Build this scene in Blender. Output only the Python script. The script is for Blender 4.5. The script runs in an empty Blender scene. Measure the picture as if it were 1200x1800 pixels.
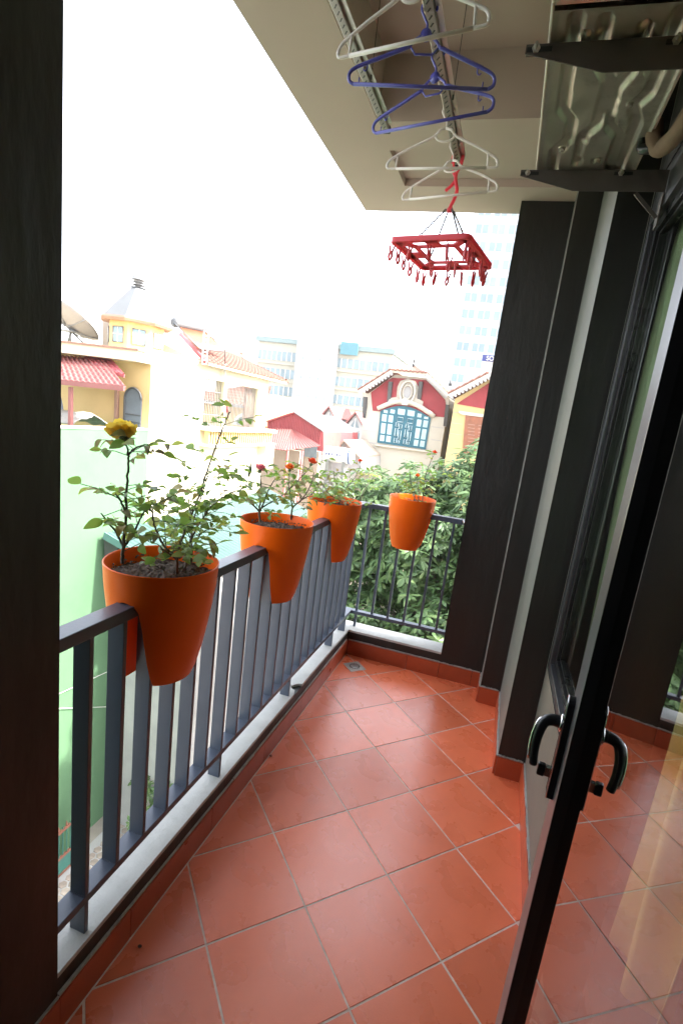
import bpy, bmesh, math, random
import numpy as np
from mathutils import Vector, Matrix, noise
rnd = random.Random(7)
sc = bpy.context.scene
col = sc.collection
PI = math.pi

# ------------------------------------------------------------------ camera
CAMP = (0.55092, -2.712236, 1.484786)
CAMR = ((0.949974, 0.284581, 0.128696), (0.180529, -0.164065, -0.96979), (-0.254869, 0.944509, -0.207233))
FPX, PPX, PPY = 882.62, 629.32, 924.26
cd = bpy.data.cameras.new('camera')
cam = bpy.data.objects.new('camera', cd)
col.objects.link(cam)
r_, d_, f_ = [Vector(v).normalized() for v in CAMR]
cam.matrix_world = Matrix(((r_.x, -d_.x, -f_.x, CAMP[0]), (r_.y, -d_.y, -f_.y, CAMP[1]), (r_.z, -d_.z, -f_.z, CAMP[2]), (0, 0, 0, 1)))
cd.sensor_fit = 'VERTICAL'; cd.sensor_height = 36; cd.sensor_width = 36
cd.lens = FPX / 1800 * 36
cd.shift_x = -(PPX - 600) / 1800; cd.shift_y = (PPY - 900) / 1800
cd.clip_start = 0.01; cd.clip_end = 2000
sc.camera = cam

# ------------------------------------------------------------------ sky, sun, exposure
SUN = Vector((0.70, 0.08, 0.70)).normalized()
w = bpy.data.worlds.new('World'); sc.world = w; w.use_nodes = True
nt = w.node_tree
bg = nt.nodes['Background']
sky = nt.nodes.new('ShaderNodeTexSky'); sky.sky_type = 'NISHITA'; sky.sun_disc = False
sky.sun_elevation = math.asin(SUN.z); sky.sun_rotation = math.atan2(SUN.x, SUN.y)
sky.air_density = 1.0; sky.dust_density = 2.5; sky.ozone_density = 1.0
hs = nt.nodes.new('ShaderNodeHueSaturation'); hs.inputs['Saturation'].default_value = 0.35
nt.links.new(sky.outputs[0], hs.inputs['Color']); nt.links.new(hs.outputs[0], bg.inputs[0])
bg.inputs[1].default_value = 0.15
sl = bpy.data.lights.new('sun', 'SUN'); sl.energy = 2.0; sl.angle = math.radians(1.5); sl.color = (1, 0.95, 0.87)
so = bpy.data.objects.new('sun', sl); col.objects.link(so)
so.rotation_euler = SUN.to_track_quat('Z', 'Y').to_euler(); so.location = (20, 5, 30)
vs = sc.view_settings
vs.view_transform = 'Standard'; vs.look = 'None'; vs.gamma = 1; vs.use_curve_mapping = False
vs.exposure = 3.1
sc.cycles.max_bounces = 10; sc.cycles.diffuse_bounces = 5; sc.cycles.glossy_bounces = 4; sc.cycles.transmission_bounces = 8; sc.cycles.transparent_max_bounces = 24

# ------------------------------------------------------------------ helpers
def at(px, py, x=None, y=None, z=None):
    """the point of the place on a plane x=, y= or z= that the photograph shows at this pixel"""
    q = ((px - PPX) / FPX, (py - PPY) / FPX, 1.0)
    r = [sum(CAMR[i][k] * q[i] for i in range(3)) for k in range(3)]
    t = (x - CAMP[0]) / r[0] if x is not None else (y - CAMP[1]) / r[1] if y is not None else (z - CAMP[2]) / r[2]
    return Vector([CAMP[k] + t * r[k] for k in range(3)])

def nodes(name):
    m = bpy.data.materials.new(name); m.use_nodes = True
    t = m.node_tree; return m, t, t.nodes['Principled BSDF']

def mat(name, rgb, rough=0.6, metal=0.0, var=0.12, scale=6.0, bump=0.0, bscale=60.0, rand=0.0, rvar=0.0, spec=0.5, stretch=None, stain=None, grime=None):
    m, t, p = nodes(name)
    N, L = t.nodes, t.links
    tc = N.new('ShaderNodeTexCoord')
    src = tc.outputs['Object']
    if stretch:
        mp = N.new('ShaderNodeMapping'); mp.inputs['Scale'].default_value = stretch
        L.new(src, mp.inputs[0]); src = mp.outputs[0]
    nz = N.new('ShaderNodeTexNoise'); nz.inputs['Scale'].default_value = scale; nz.inputs['Detail'].default_value = 6; nz.inputs['Roughness'].default_value = 0.62
    L.new(src, nz.inputs['Vector'])
    cr = N.new('ShaderNodeValToRGB')
    a = [max(0, c * (1 - var)) for c in rgb]; b = [min(1, c * (1 + var)) for c in rgb]
    cr.color_ramp.elements[0].position = 0.3; cr.color_ramp.elements[0].color = (*a, 1)
    cr.color_ramp.elements[1].position = 0.7; cr.color_ramp.elements[1].color = (*b, 1)
    L.new(nz.outputs[0], cr.inputs[0]); out = cr.outputs[0]
    if stain:
        n2 = N.new('ShaderNodeTexNoise'); n2.inputs['Scale'].default_value = stain[1]; n2.inputs['Detail'].default_value = 8; n2.inputs['Roughness'].default_value = 0.7
        L.new(src, n2.inputs['Vector'])
        r2 = N.new('ShaderNodeValToRGB'); r2.color_ramp.elements[0].position = stain[2]; r2.color_ramp.elements[1].position = min(1, stain[2] + 0.18)
        L.new(n2.outputs[0], r2.inputs[0])
        mx = N.new('ShaderNodeMix'); mx.data_type = 'RGBA'
        L.new(r2.outputs[0], mx.inputs[0]); L.new(out, mx.inputs[6]); mx.inputs[7].default_value = (*stain[0], 1)
        out = mx.outputs[2]
    if rand:
        oi = N.new('ShaderNodeObjectInfo'); mr = N.new('ShaderNodeMapRange')
        mr.inputs[3].default_value = 1 - rand; mr.inputs[4].default_value = 1 + rand
        L.new(oi.outputs['Random'], mr.inputs[0])
        h = N.new('ShaderNodeHueSaturation'); L.new(mr.outputs[0], h.inputs['Value']); L.new(out, h.inputs['Color']); out = h.outputs[0]
    L.new(out, p.inputs['Base Color'])
    p.inputs['Metallic'].default_value = metal; p.inputs['Specular IOR Level'].default_value = spec
    p.inputs['Roughness'].default_value = rough
    if rvar:
        n3 = N.new('ShaderNodeTexNoise'); n3.inputs['Scale'].default_value = scale * 1.7; n3.inputs['Detail'].default_value = 7
        L.new(src, n3.inputs['Vector'])
        m3 = N.new('ShaderNodeMapRange'); m3.inputs[1].default_value = 0.3; m3.inputs[2].default_value = 0.7
        m3.inputs[3].default_value = max(0.02, rough - rvar); m3.inputs[4].default_value = rough + rvar
        L.new(n3.outputs[0], m3.inputs[0]); L.new(m3.outputs[0], p.inputs['Roughness'])
    if bump:
        nb = N.new('ShaderNodeTexNoise'); nb.inputs['Scale'].default_value = bscale; nb.inputs['Detail'].default_value = 5
        L.new(src, nb.inputs['Vector'])
        bp_ = N.new('ShaderNodeBump'); bp_.inputs['Strength'].default_value = bump; bp_.inputs['Distance'].default_value = 0.01
        L.new(nb.outputs[0], bp_.inputs['Height']); L.new(bp_.outputs[0], p.inputs['Normal'])
    return m

def leafmat(name, a, b, c, rough=0.45, trans=0.3):
    """green that differs from leaf to leaf, a little light coming through"""
    m, t, p = nodes(name); N, L = t.nodes, t.links
    oi = N.new('ShaderNodeObjectInfo'); geo = N.new('ShaderNodeNewGeometry')
    ad = N.new('ShaderNodeMath'); ad.operation = 'ADD'; L.new(oi.outputs['Random'], ad.inputs[0]); L.new(geo.outputs['Random Per Island'], ad.inputs[1])
    fr = N.new('ShaderNodeMath'); fr.operation = 'FRACT'; L.new(ad.outputs[0], fr.inputs[0])
    cr = N.new('ShaderNodeValToRGB'); cr.color_ramp.elements[0].color = (*a, 1); cr.color_ramp.elements[1].color = (*c, 1)
    e = cr.color_ramp.elements.new(0.6); e.color = (*b, 1)
    L.new(fr.outputs[0], cr.inputs[0]); L.new(cr.outputs[0], p.inputs['Base Color'])
    p.inputs['Roughness'].default_value = rough
    tr = N.new('ShaderNodeBsdfTranslucent'); L.new(cr.outputs[0], tr.inputs[0])
    mx = N.new('ShaderNodeMixShader'); mx.inputs[0].default_value = trans
    L.new(p.outputs[0], mx.inputs[1]); L.new(tr.outputs[0], mx.inputs[2])
    L.new(mx.outputs[0], N['Material Output'].inputs[0])
    return m

class MB:
    def __init__(s): s.v = []; s.f = []; s.sm = []
    def _add(s, vs_, fs, sm=False):
        n = len(s.v); s.v += [tuple(v) for v in vs_]; s.f += [tuple(i + n for i in f) for f in fs]; s.sm += [sm] * len(fs); return s
    def box(s, a, b):
        x0, y0, z0 = a; x1, y1, z1 = b
        return s._add([(x0, y0, z0), (x1, y0, z0), (x1, y1, z0), (x0, y1, z0), (x0, y0, z1), (x1, y0, z1), (x1, y1, z1), (x0, y1, z1)],
                      [(0, 3, 2, 1), (4, 5, 6, 7), (0, 1, 5, 4), (1, 2, 6, 5), (2, 3, 7, 6), (3, 0, 4, 7)])
    def bevbox(s, a, b, r=0.002):
        """a box whose long edges are eased"""
        x0, y0, z0 = a; x1, y1, z1 = b
        bm = bmesh.new(); bmesh.ops.create_cube(bm, size=1)
        for v in bm.verts: v.co = Vector(((x0 + x1) / 2 + v.co.x * (x1 - x0), (y0 + y1) / 2 + v.co.y * (y1 - y0), (z0 + z1) / 2 + v.co.z * (z1 - z0)))
        bmesh.ops.bevel(bm, geom=bm.edges[:], offset=r, segments=2, affect='EDGES', profile=0.5)
        bm.verts.index_update()
        s._add([v.co for v in bm.verts], [[v.index for v in f.verts] for f in bm.faces]); bm.free(); return s
    def prism(s, poly, d):
        """poly (3-D points, one plane) pushed along d"""
        n = len(poly); d = Vector(d); P = [Vector(p) for p in poly]
        nrm = sum((P[i].cross(P[(i + 1) % n]) for i in range(n)), Vector())
        if nrm.dot(d) > 0: P = P[::-1]
        return s._add(P + [p + d for p in P], [tuple(range(n)), tuple(range(2 * n - 1, n - 1, -1))] + [(i, i + n, (i + 1) % n + n, (i + 1) % n) for i in range(n)])
    def tube(s, pts, r, n=8, cap=True, closed=False):
        P = [Vector(p) for p in pts]; k = len(P)
        R = r if isinstance(r, (list, tuple)) else [r] * k
        vs_ = []; up = None
        for i in range(k):
            if closed: t = P[(i + 1) % k] - P[i - 1]
            else: t = P[min(i + 1, k - 1)] - P[max(i - 1, 0)]
            if t.length < 1e-9: t = Vector((0, 0, 1))
            t.normalize()
            if up is None: up = Vector((0, 0, 1)) if abs(t.z) < 0.9 else Vector((1, 0, 0))
            a = (up - t * up.dot(t))
            if a.length < 1e-6: a = t.orthogonal()
            a.normalize(); up = a; b = t.cross(a)
            for j in range(n):
                an = 2 * PI * j / n
                vs_.append(P[i] + (a * math.cos(an) + b * math.sin(an)) * R[i])
        fs = []
        for i in range(k if closed else k - 1):
            i2 = (i + 1) % k
            for j in range(n):
                fs.append((i * n + j, i * n + (j + 1) % n, i2 * n + (j + 1) % n, i2 * n + j))
        if cap and not closed: fs += [tuple(range(n - 1, -1, -1)), tuple(range((k - 1) * n, k * n))]
        return s._add(vs_, fs, True)
    def bar(s, p, q, w_, h_, up=(0, 0, 1)):
        """straight bar of rectangular section between two points"""
        p, q = Vector(p), Vector(q); t = (q - p).normalized(); up = Vector(up)
        if abs(up.dot(t)) > 0.97: up = Vector((0, 1, 0))
        a = t.cross(up).normalized() * w_ / 2; b = a.cross(t).normalized() * h_ / 2
        vs_ = [p - a - b, p + a - b, p + a + b, p - a + b, q - a - b, q + a - b, q + a + b, q - a + b]
        return s._add(vs_, [(0, 1, 2, 3), (7, 6, 5, 4), (0, 4, 5, 1), (1, 5, 6, 2), (2, 6, 7, 3), (3, 7, 4, 0)])
    def lathe(s, prof, c=(0, 0, 0), n=32, a0=0.0):
        k = len(prof); vs_ = []
        for r, z in prof:
            for j in range(n):
                an = a0 + 2 * PI * j / n; vs_.append((c[0] + r * math.cos(an), c[1] + r * math.sin(an), c[2] + z))
        fs = [(i * n + j, i * n + (j + 1) % n, (i + 1) * n + (j + 1) % n, (i + 1) * n + j) for i in range(k - 1) for j in range(n)]
        fs += [tuple(range(n - 1, -1, -1)), tuple(range((k - 1) * n, k * n))]
        return s._add(vs_, fs, n > 12)
    def quad(s, *p): return s._add(p, [tuple(range(len(p)))])
    def grid(s, fn, nu, nv, sm=True):
        vs_ = [fn(i / nu, j / nv) for j in range(nv + 1) for i in range(nu + 1)]
        return s._add(vs_, [(j * (nu + 1) + i, j * (nu + 1) + i + 1, (j + 1) * (nu + 1) + i + 1, (j + 1) * (nu + 1) + i) for j in range(nv) for i in range(nu)], sm)
    def mesh(s, name, m=None):
        me = bpy.data.meshes.new(name); me.from_pydata(s.v, [], s.f)
        me.polygons.foreach_set('use_smooth', s.sm)
        if m: me.materials.append(m)
        me.update(); return me
    def build(s, name, m, parent=None):
        return link(name, s.mesh(name, m), parent)

def link(name, me, parent=None, loc=None, rot=None):
    """parts are modelled in place: a part's own offset undoes its parent's location"""
    o = bpy.data.objects.new(name, me); col.objects.link(o)
    if parent is not None:
        o.parent = parent
        if loc is None: o.location = -wloc(parent)
    if loc is not None: o.location = loc
    if rot is not None: o.rotation_euler = rot
    return o
def wloc(o):
    p = Vector(o.location)
    while o.parent is not None: o = o.parent; p += Vector(o.location)
    return p
def tag(o, label=None, cat=None, group=None, kind=None):
    if label: o['label'] = label
    if cat: o['category'] = cat
    if group: o['group'] = group
    if kind: o['kind'] = kind
    return o
def thing(name, label, cat, loc=(0, 0, 0), group=None, rz=0.0):
    o = bpy.data.objects.new(name, None); col.objects.link(o); o.location = loc; o.rotation_euler = (0, 0, rz)
    o.empty_display_size = 0.1
    return tag(o, label, cat, group)
def local(name, mb, m, parent):
    """a part modelled in its parent's own frame"""
    return link(name, mb.mesh(name, m), parent, loc=(0, 0, 0))
def bez(p, n=6):
    """smooth curve through points (Catmull-Rom)"""
    P = [Vector(q) for q in p]; out = []
    for i in range(len(P) - 1):
        a, b, c, d = P[max(i - 1, 0)], P[i], P[i + 1], P[min(i + 2, len(P) - 1)]
        for k in range(n):
            t = k / n
            out.append(0.5 * ((2 * b) + (c - a) * t + (2 * a - 5 * b + 4 * c - d) * t * t + (3 * b - a - 3 * c + d) * t ** 3))
    out.append(P[-1]); return out

# ------------------------------------------------------------------ materials
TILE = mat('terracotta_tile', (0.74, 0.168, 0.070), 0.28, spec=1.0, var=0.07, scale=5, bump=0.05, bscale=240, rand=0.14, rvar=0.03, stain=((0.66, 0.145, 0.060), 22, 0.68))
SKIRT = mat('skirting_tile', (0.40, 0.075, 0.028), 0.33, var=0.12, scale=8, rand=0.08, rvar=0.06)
GROUT = mat('grout', (0.68, 0.55, 0.47), 0.9, var=0.2, scale=30, stain=((0.50, 0.38, 0.31), 5, 0.55))
CAULK = mat('caulk', (0.36, 0.35, 0.32), 0.8, var=0.3, scale=20)
DARK = mat('dark_paint', (0.014, 0.0135, 0.011), 0.50, var=0.35, scale=3.5, bump=0.30, bscale=26, rvar=0.10, stretch=(1, 1, 0.3), stain=((0.028, 0.027, 0.023), 5, 0.62))
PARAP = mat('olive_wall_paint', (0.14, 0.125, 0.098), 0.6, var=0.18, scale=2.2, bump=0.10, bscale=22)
GREY_FACE = mat('grey_wall_face', (0.125, 0.123, 0.105), 0.5, var=0.18, scale=2.2, bump=0.10, bscale=22, stretch=(1, 1, 0.25), stain=((0.085, 0.082, 0.068), 3, 0.56))
CEIL = mat('ceiling_paint', (0.48, 0.395, 0.335), 0.85, var=0.05, scale=1.5, bump=0.05, bscale=14, stain=((0.42, 0.34, 0.285), 1.6, 0.6))
CURB = mat('curb_paint', (0.46, 0.46, 0.43), 0.75, var=0.10, scale=14, bump=0.18, bscale=160, stain=((0.33, 0.32, 0.29), 9, 0.6))
CONC = mat('concrete', (0.33, 0.31, 0.28), 0.9, var=0.25, scale=3, bump=0.2, bscale=30)
RAIL = mat('rail_paint', (0.075, 0.092, 0.125), 0.32, var=0.08, scale=7, rvar=0.015, bump=0.03, bscale=90)
FRAME = mat('dark_aluminium', (0.035, 0.034, 0.034), 0.30, 0.6, var=0.1, scale=5, rvar=0.05)
STILE = mat('anodised_aluminium', (0.19, 0.19, 0.20), 0.34, 0.85, var=0.05, scale=5)
BLACK = mat('black_plastic', (0.012, 0.012, 0.013), 0.28, var=0.1)
CHROME = mat('chrome', (0.62, 0.62, 0.62), 0.15, 1.0, var=0.03)
POT = mat('orange_plastic', (0.93, 0.135, 0.003), 0.40, spec=0.3, var=0.04, scale=3, bump=0.03, bscale=200, rvar=0.06, stain=((0.70, 0.11, 0.012), 30, 0.70))
SOIL = mat('soil', (0.085, 0.058, 0.042), 0.95, var=0.75, scale=55, bump=0.8, bscale=120, stain=((0.20, 0.155, 0.12), 45, 0.55))
BARK = mat('rose_stem', (0.10, 0.075, 0.05), 0.7, var=0.4, scale=40)
GREENSTEM = mat('green_stem', (0.10, 0.14, 0.05), 0.6, var=0.3, scale=40)
LEAF = leafmat('rose_leaf', (0.17, 0.29, 0.055), (0.27, 0.42, 0.08), (0.42, 0.44, 0.10), 0.42, 0.55)
LEAFDRY = leafmat('dry_leaf', (0.32, 0.29, 0.22), (0.36, 0.32, 0.11), (0.42, 0.30, 0.06), 0.6, 0.25)
TREELEAF = leafmat('tree_leaf', (0.085, 0.15, 0.06), (0.13, 0.215, 0.085), (0.19, 0.275, 0.10), 0.4, 0.35)
TRUNK = mat('tree_bark', (0.16, 0.13, 0.10), 0.9, var=0.35, scale=8, bump=0.5, bscale=25)
WHITEPL = mat('white_plastic', (0.72, 0.66, 0.60), 0.4, var=0.03)
BLUEPL = mat('violet_blue_plastic', (0.085, 0.085, 0.36), 0.38, var=0.05)
REDPL = leafmat('red_plastic', (0.90, 0.16, 0.20), (0.90, 0.16, 0.20), (0.90, 0.16, 0.20), 0.36, 0.6)
PINKPL = leafmat('pink_red_plastic', (0.80, 0.15, 0.17), (0.85, 0.22, 0.24), (0.75, 0.12, 0.15), 0.4, 0.45)
DULLALU = mat('dull_aluminium', (0.30, 0.285, 0.26), 0.36, 0.85, var=0.08, scale=20)
ALU = mat('bright_aluminium', (0.55, 0.53, 0.50), 0.33, 0.9, var=0.06, scale=20)
GALV = mat('galvanised_steel', (0.50, 0.465, 0.41), 0.36, 0.75, var=0.12, scale=7, rvar=0.08, stain=((0.27, 0.235, 0.195), 5, 0.55))
PAINTMET = mat('casing_paint', (0.62, 0.56, 0.46), 0.5, var=0.06)
BRACK = mat('bracket_paint', (0.10, 0.085, 0.075), 0.45, 0.3, var=0.15, scale=9)
FOAM = mat('pipe_insulation', (0.20, 0.13, 0.085), 0.85, var=0.15, scale=20)
WIRE = mat('wire', (0.06, 0.055, 0.05), 0.5, 0.5)
# ================================================================== the balcony
ZC = 2.665          # underside of the slab above
XL, XR, YB = -0.20, 0.875, 0.205
# ---- floor: mortar bed with every tile its own piece
fl = tag(MB().box((-0.31, -4.0, -0.16), (0.92, 0.21, -0.0014)).build('floor', GROUT), kind='structure')
T = 0.30; g = 0.0028
c45 = math.cos(PI / 4)
def clip(poly, a, b, c):            # keep a*x+b*y<=c
    out = []
    for i in range(len(poly)):
        p, q = poly[i], poly[(i + 1) % len(poly)]
        fp, fq = a * p[0] + b * p[1] - c, a * q[0] + b * q[1] - c
        if fp <= 0: out.append(p)
        if (fp < 0 < fq) or (fq < 0 < fp):
            t = fp / (fp - fq); out.append((p[0] + (q[0] - p[0]) * t, p[1] + (q[1] - p[1]) * t))
    return out
def tile_obj(poly, parent, seed):
    P = [Vector((p[0], p[1], 0)) for p in poly]
    if len(P) < 3: return
    ar = sum(P[i].x * P[(i + 1) % len(P)].y - P[(i + 1) % len(P)].x * P[i].y for i in range(len(P))) / 2
    if abs(ar) < 0.0006: return
    cen = sum(P, Vector()) / len(P)
    bm = bmesh.new()
    dz = rnd.uniform(-0.0005, 0.0005); tx, ty = rnd.uniform(-.0015, .0015), rnd.uniform(-.0015, .0015)
    vs_ = [bm.verts.new((p.x - cen.x, p.y - cen.y, dz + tx * (p.x - cen.x) + ty * (p.y - cen.y))) for p in P]
    f = bm.faces.new(vs_ if ar > 0 else vs_[::-1])
    ex = bmesh.ops.extrude_face_region(bm, geom=[f])
    for v in [e for e in ex['geom'] if isinstance(e, bmesh.types.BMVert)]: v.co.z -= 0.008
    bmesh.ops.recalc_face_normals(bm, faces=bm.faces[:])
    top = [e for e in bm.edges if all(abs(v.co.z) < 0.003 for v in e.verts)]
    bmesh.ops.bevel(bm, geom=top, offset=0.0009, segments=2, affect='EDGES')
    me = bpy.data.meshes.new('tile'); bm.to_mesh(me); bm.free(); me.materials.append(TILE)
    link('tile', me, parent, loc=cen - wloc(parent))
for i in range(-16, 14):
    for j in range(-10, 20):
        # tile (i,j): corner i*u + j*v
        u = Vector((c45, c45)); v = Vector((c45, -c45))
        q = [(u * a + v * b) * T for a, b in ((i + g / T, j + g / T), (i + 1 - g / T, j + g / T), (i + 1 - g / T, j + 1 - g / T), (i + g / T, j + 1 - g / T))]
        p = [(w_.x, w_.y) for w_ in q]
        for k in ((-1, 0, 0.197), (1, 0, 0.872), (0, 1, 0.203), (0, -1, 3.9)):
            p = clip(p, *k)
            if not p: break
        if p: tile_obj(p, fl, i)

# ---- walls
wr = MB()
foot = [(0.39, YB), (0.645, YB), (0.645, 0.035), (0.757, 0.035), (0.757, -0.57), (XR, -0.57), (XR, -0.585), (1.30, -0.585), (1.30, 0.42), (0.39, 0.42)]
wr.prism([(x, y, -0.15) for x, y in foot], (0, 0, ZC + 0.30))
wr.box((XR, -1.35, -0.15), (1.05, -0.586, 0.572))           # below the window
wr.box((XR, -2.76, 2.40), (1.05, -0.586, 2.95))             # above window and door
wr.box((XR, -1.35, 0.5721), (1.05, -1.22, 2.3999))          # pier between window and door
wr.box((0.80, -4.0, -0.15), (1.05, -2.7601, 2.95))          # pier behind the door hinge
wall_r = tag(wr.build('wall_right', DARK), kind='structure')
wall_r.data.materials.append(GREY_FACE); wall_r.data.materials.append(PARAP)                        # faces turned to the left rail: lighter grey, olive under and beside the window
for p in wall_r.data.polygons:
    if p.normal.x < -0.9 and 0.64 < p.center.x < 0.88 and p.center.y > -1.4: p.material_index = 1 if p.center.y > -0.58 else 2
wall_l = tag(MB().box((-0.50, -4.0, -0.15), (-0.208, -1.992, ZC + 0.05)).build('wall_left', DARK), kind='structure')
tag(MB().box((-0.2079, -4.0, 0.001), (0.7999, -3.85, ZC + 0.05)).build('wall_near', DARK), kind='structure')

# skirting tiles
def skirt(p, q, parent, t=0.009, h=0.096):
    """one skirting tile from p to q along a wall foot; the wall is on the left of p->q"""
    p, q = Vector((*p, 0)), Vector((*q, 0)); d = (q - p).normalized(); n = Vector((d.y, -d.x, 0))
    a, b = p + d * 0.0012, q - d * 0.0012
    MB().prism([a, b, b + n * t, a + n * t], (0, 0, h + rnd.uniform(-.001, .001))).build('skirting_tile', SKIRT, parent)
def caulk(p, q, parent, t=0.0065, h0=0.0975, h=0.0045):
    p, q = Vector((*p, h0)), Vector((*q, h0)); d = (q - p).normalized(); n = Vector((d.y, -d.x, 0))
    k = 14; top = []
    P = [p + (q - p) * (i / k) for i in range(k + 1)]
    for i in range(k):
        hh = h * rnd.uniform(0.7, 1.5); tt = t * rnd.uniform(0.8, 1.3)
        top.append((P[i], P[i + 1], hh, tt))
    m = MB()
    for a, b, hh, tt in top: m.prism([a, b, b + n * tt, a + n * tt], (0, 0, hh))
    m.build('caulk_line', CAULK, parent)
for a, b in (((0.645, 0.196), (0.645, 0.030)), ((0.645, 0.035), (0.757, 0.035)), ((0.757, 0.026), (0.757, -0.27)), ((0.757, -0.27), (0.757, -0.570)), ((0.757, -0.57), (XR, -0.57)),
             ((XR, -0.579), (XR, -0.80)), ((XR, -0.80), (XR, -1.20)), ((XR, -1.20), (XR, -1.35)), ((0.39, YB), (0.59, YB)), ((0.59, YB), (0.636, YB))):
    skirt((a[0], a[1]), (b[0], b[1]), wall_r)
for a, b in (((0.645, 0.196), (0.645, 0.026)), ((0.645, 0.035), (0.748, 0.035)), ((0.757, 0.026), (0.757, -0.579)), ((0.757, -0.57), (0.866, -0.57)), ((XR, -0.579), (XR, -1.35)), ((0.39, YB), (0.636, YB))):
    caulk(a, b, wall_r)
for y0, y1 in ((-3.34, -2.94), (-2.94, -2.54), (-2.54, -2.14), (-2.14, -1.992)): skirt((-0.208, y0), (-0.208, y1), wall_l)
caulk((-0.208, -3.3), (-0.208, -1.992), wall_l)
# vertical light bead on the far column's inner corner
MB().box((0.6445, 0.034, 0.10), (0.6475, 0.0375, ZC)).build('corner_bead', CAULK, wall_r)

# ---- ceiling slab with its two recesses
ce = MB()
ce.box((-0.485, -4.0, ZC), (-0.19, 0.365, 3.05))
ce.box((-0.1899, 0.06, ZC), (1.30, 0.365, 3.05))
ce.box((-0.1899, -0.49, ZC), (1.30, -0.275, 3.05))
ce.box((-0.1899, -0.2749, ZC + 0.035), (1.30, 0.0599, 3.05))
ce.box((-0.1899, -4.0, 2.90), (1.30, -0.4901, 3.05))
tag(ce.build('ceiling', CEIL), kind='structure')

# ---- curb under the railing: dark body, white painted coping in three pieces, one broken corner
cb = thing('balcony_curb', 'low concrete curb with white painted top under the dark railing', 'curb', (-0.26, -0.9, 0))
MB().box((-0.312, -1.991, -0.16), (-0.212, 0.342, 0.150)).build('curb_body', DARK, cb)
MB().box((-0.2119, 0.207, -0.16), (0.3899, 0.342, 0.150)).build('curb_body', DARK, cb)
Z1 = 0.1501
MB().prism([(-0.314, -1.991, Z1), (-0.2095, -1.991, Z1), (-0.2095, -0.662, Z1), (-0.221, -0.622, Z1), (-0.243, -0.616, Z1), (-0.256, -0.5915, Z1), (-0.314, -0.5915, Z1)], (0, 0, 0.0135)).build('coping', CURB, cb)
MB().prism([(-0.314, -0.590, Z1), (-0.248, -0.590, Z1), (-0.243, -0.578, Z1), (-0.228, -0.560, Z1), (-0.2095, -0.553, Z1), (-0.2095, 0.2045, Z1), (-0.314, 0.2045, Z1)], (0, 0, 0.0140)).build('coping', CURB, cb)
MB().box((-0.314, 0.2046, Z1), (0.3895, 0.344, Z1 + 0.0135)).build('coping', CURB, cb)
ys = [-1.9915, -1.76, -1.36, -0.96, -0.56, -0.16, 0.195]
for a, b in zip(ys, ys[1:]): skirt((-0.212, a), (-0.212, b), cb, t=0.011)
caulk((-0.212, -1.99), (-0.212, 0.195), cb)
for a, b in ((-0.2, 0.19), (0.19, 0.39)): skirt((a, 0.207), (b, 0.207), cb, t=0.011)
caulk((-0.2, 0.207), (0.39, 0.207), cb)
# the chipped coping left crumbs in the gap
MB().box((-0.262, -0.606, 0.1502), (-0.246, -0.588, 0.1545)).build('mortar_bed', CONC, cb)

# ---- railing
ra = thing('balcony_railing', 'dark grey steel balcony railing of flat bars turning the corner', 'railing', (-0.245, -0.85, 0.16))
TR0, TR1 = 0.955, 0.985
MB().bevbox((-0.270, -1.992, TR0), (-0.220, 0.304, TR1), 0.002).build('top_rail', RAIL, ra)
MB().bevbox((-0.2198, 0.258, TR0 + 0.0006), (0.3895, 0.304, TR1 - 0.0006), 0.002).build('top_rail', RAIL, ra)
MB().bevbox((-0.272, -1.992, 0.252), (-0.224, 0.300, 0.274), 0.0015).build('bottom_rail', RAIL, ra)
MB().bevbox((-0.2238, 0.262, 0.2525), (0.3895, 0.300, 0.2735), 0.0015).build('bottom_rail', RAIL, ra)
bal = MB().bevbox((-0.0225, -0.006, 0), (0.0225, 0.006, TR0 - 0.274), 0.0012).mesh('baluster', RAIL)
n = 0
y = -1.893
while y < 0.22:
    link('baluster', bal, ra, loc=Vector((-0.247, y, 0.274)) - wloc(ra))
    if n % 6 == 0 or False:
        MB().bevbox((-0.2695, y - 0.006, 0.162), (-0.2245, y + 0.006, 0.252), 0.001).build('foot', RAIL, ra)
    # weld bead on the bottom rail
    w_ = MB()
    for k in range(9): w_.lathe([(0.0005, 0), (0.0028, 0.0004), (0.002, 0.002), (0.0003, 0.0026)], (-0.267 + k * 0.005, y - 0.0065 + rnd.uniform(-.0006, .0006), 0.2738), 5)
    w_.build('weld', RAIL, ra)
    y += 0.1008; n += 1
MB().bevbox((-0.2695, 0.160, 0.162), (-0.2245, 0.172, 0.252), 0.001).build('foot', RAIL, ra)
bal2 = MB().bevbox((-0.007, -0.011, 0), (0.007, 0.011, TR0 - 0.274), 0.0012).mesh('thin_baluster', RAIL)
for k in range(6):
    x = -0.193 + k * 0.1045
    link('thin_baluster', bal2, ra, loc=Vector((x, 0.281, 0.274)) - wloc(ra))
    if k == 0: MB().bevbox((x - 0.007, 0.27, 0.162), (x + 0.007, 0.292, 0.252), 0.001).build('foot', RAIL, ra)
# bolt plate where the back rail meets the column
MB().lathe([(0.012, 0), (0.012, 0.03), (0.004, 0.034)], (0, 0, 0), 14).v
pl = MB().lathe([(0.016, 0.0), (0.016, 0.006), (0.009, 0.007), (0.009, 0.012)], (0, 0, 0), 16)
o = local('wall_plate', pl, CHROME, ra); o.location = Vector((0.3885, 0.262, 0.972)) - wloc(ra); o.rotation_euler = (PI / 2, 0, 0)

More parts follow.
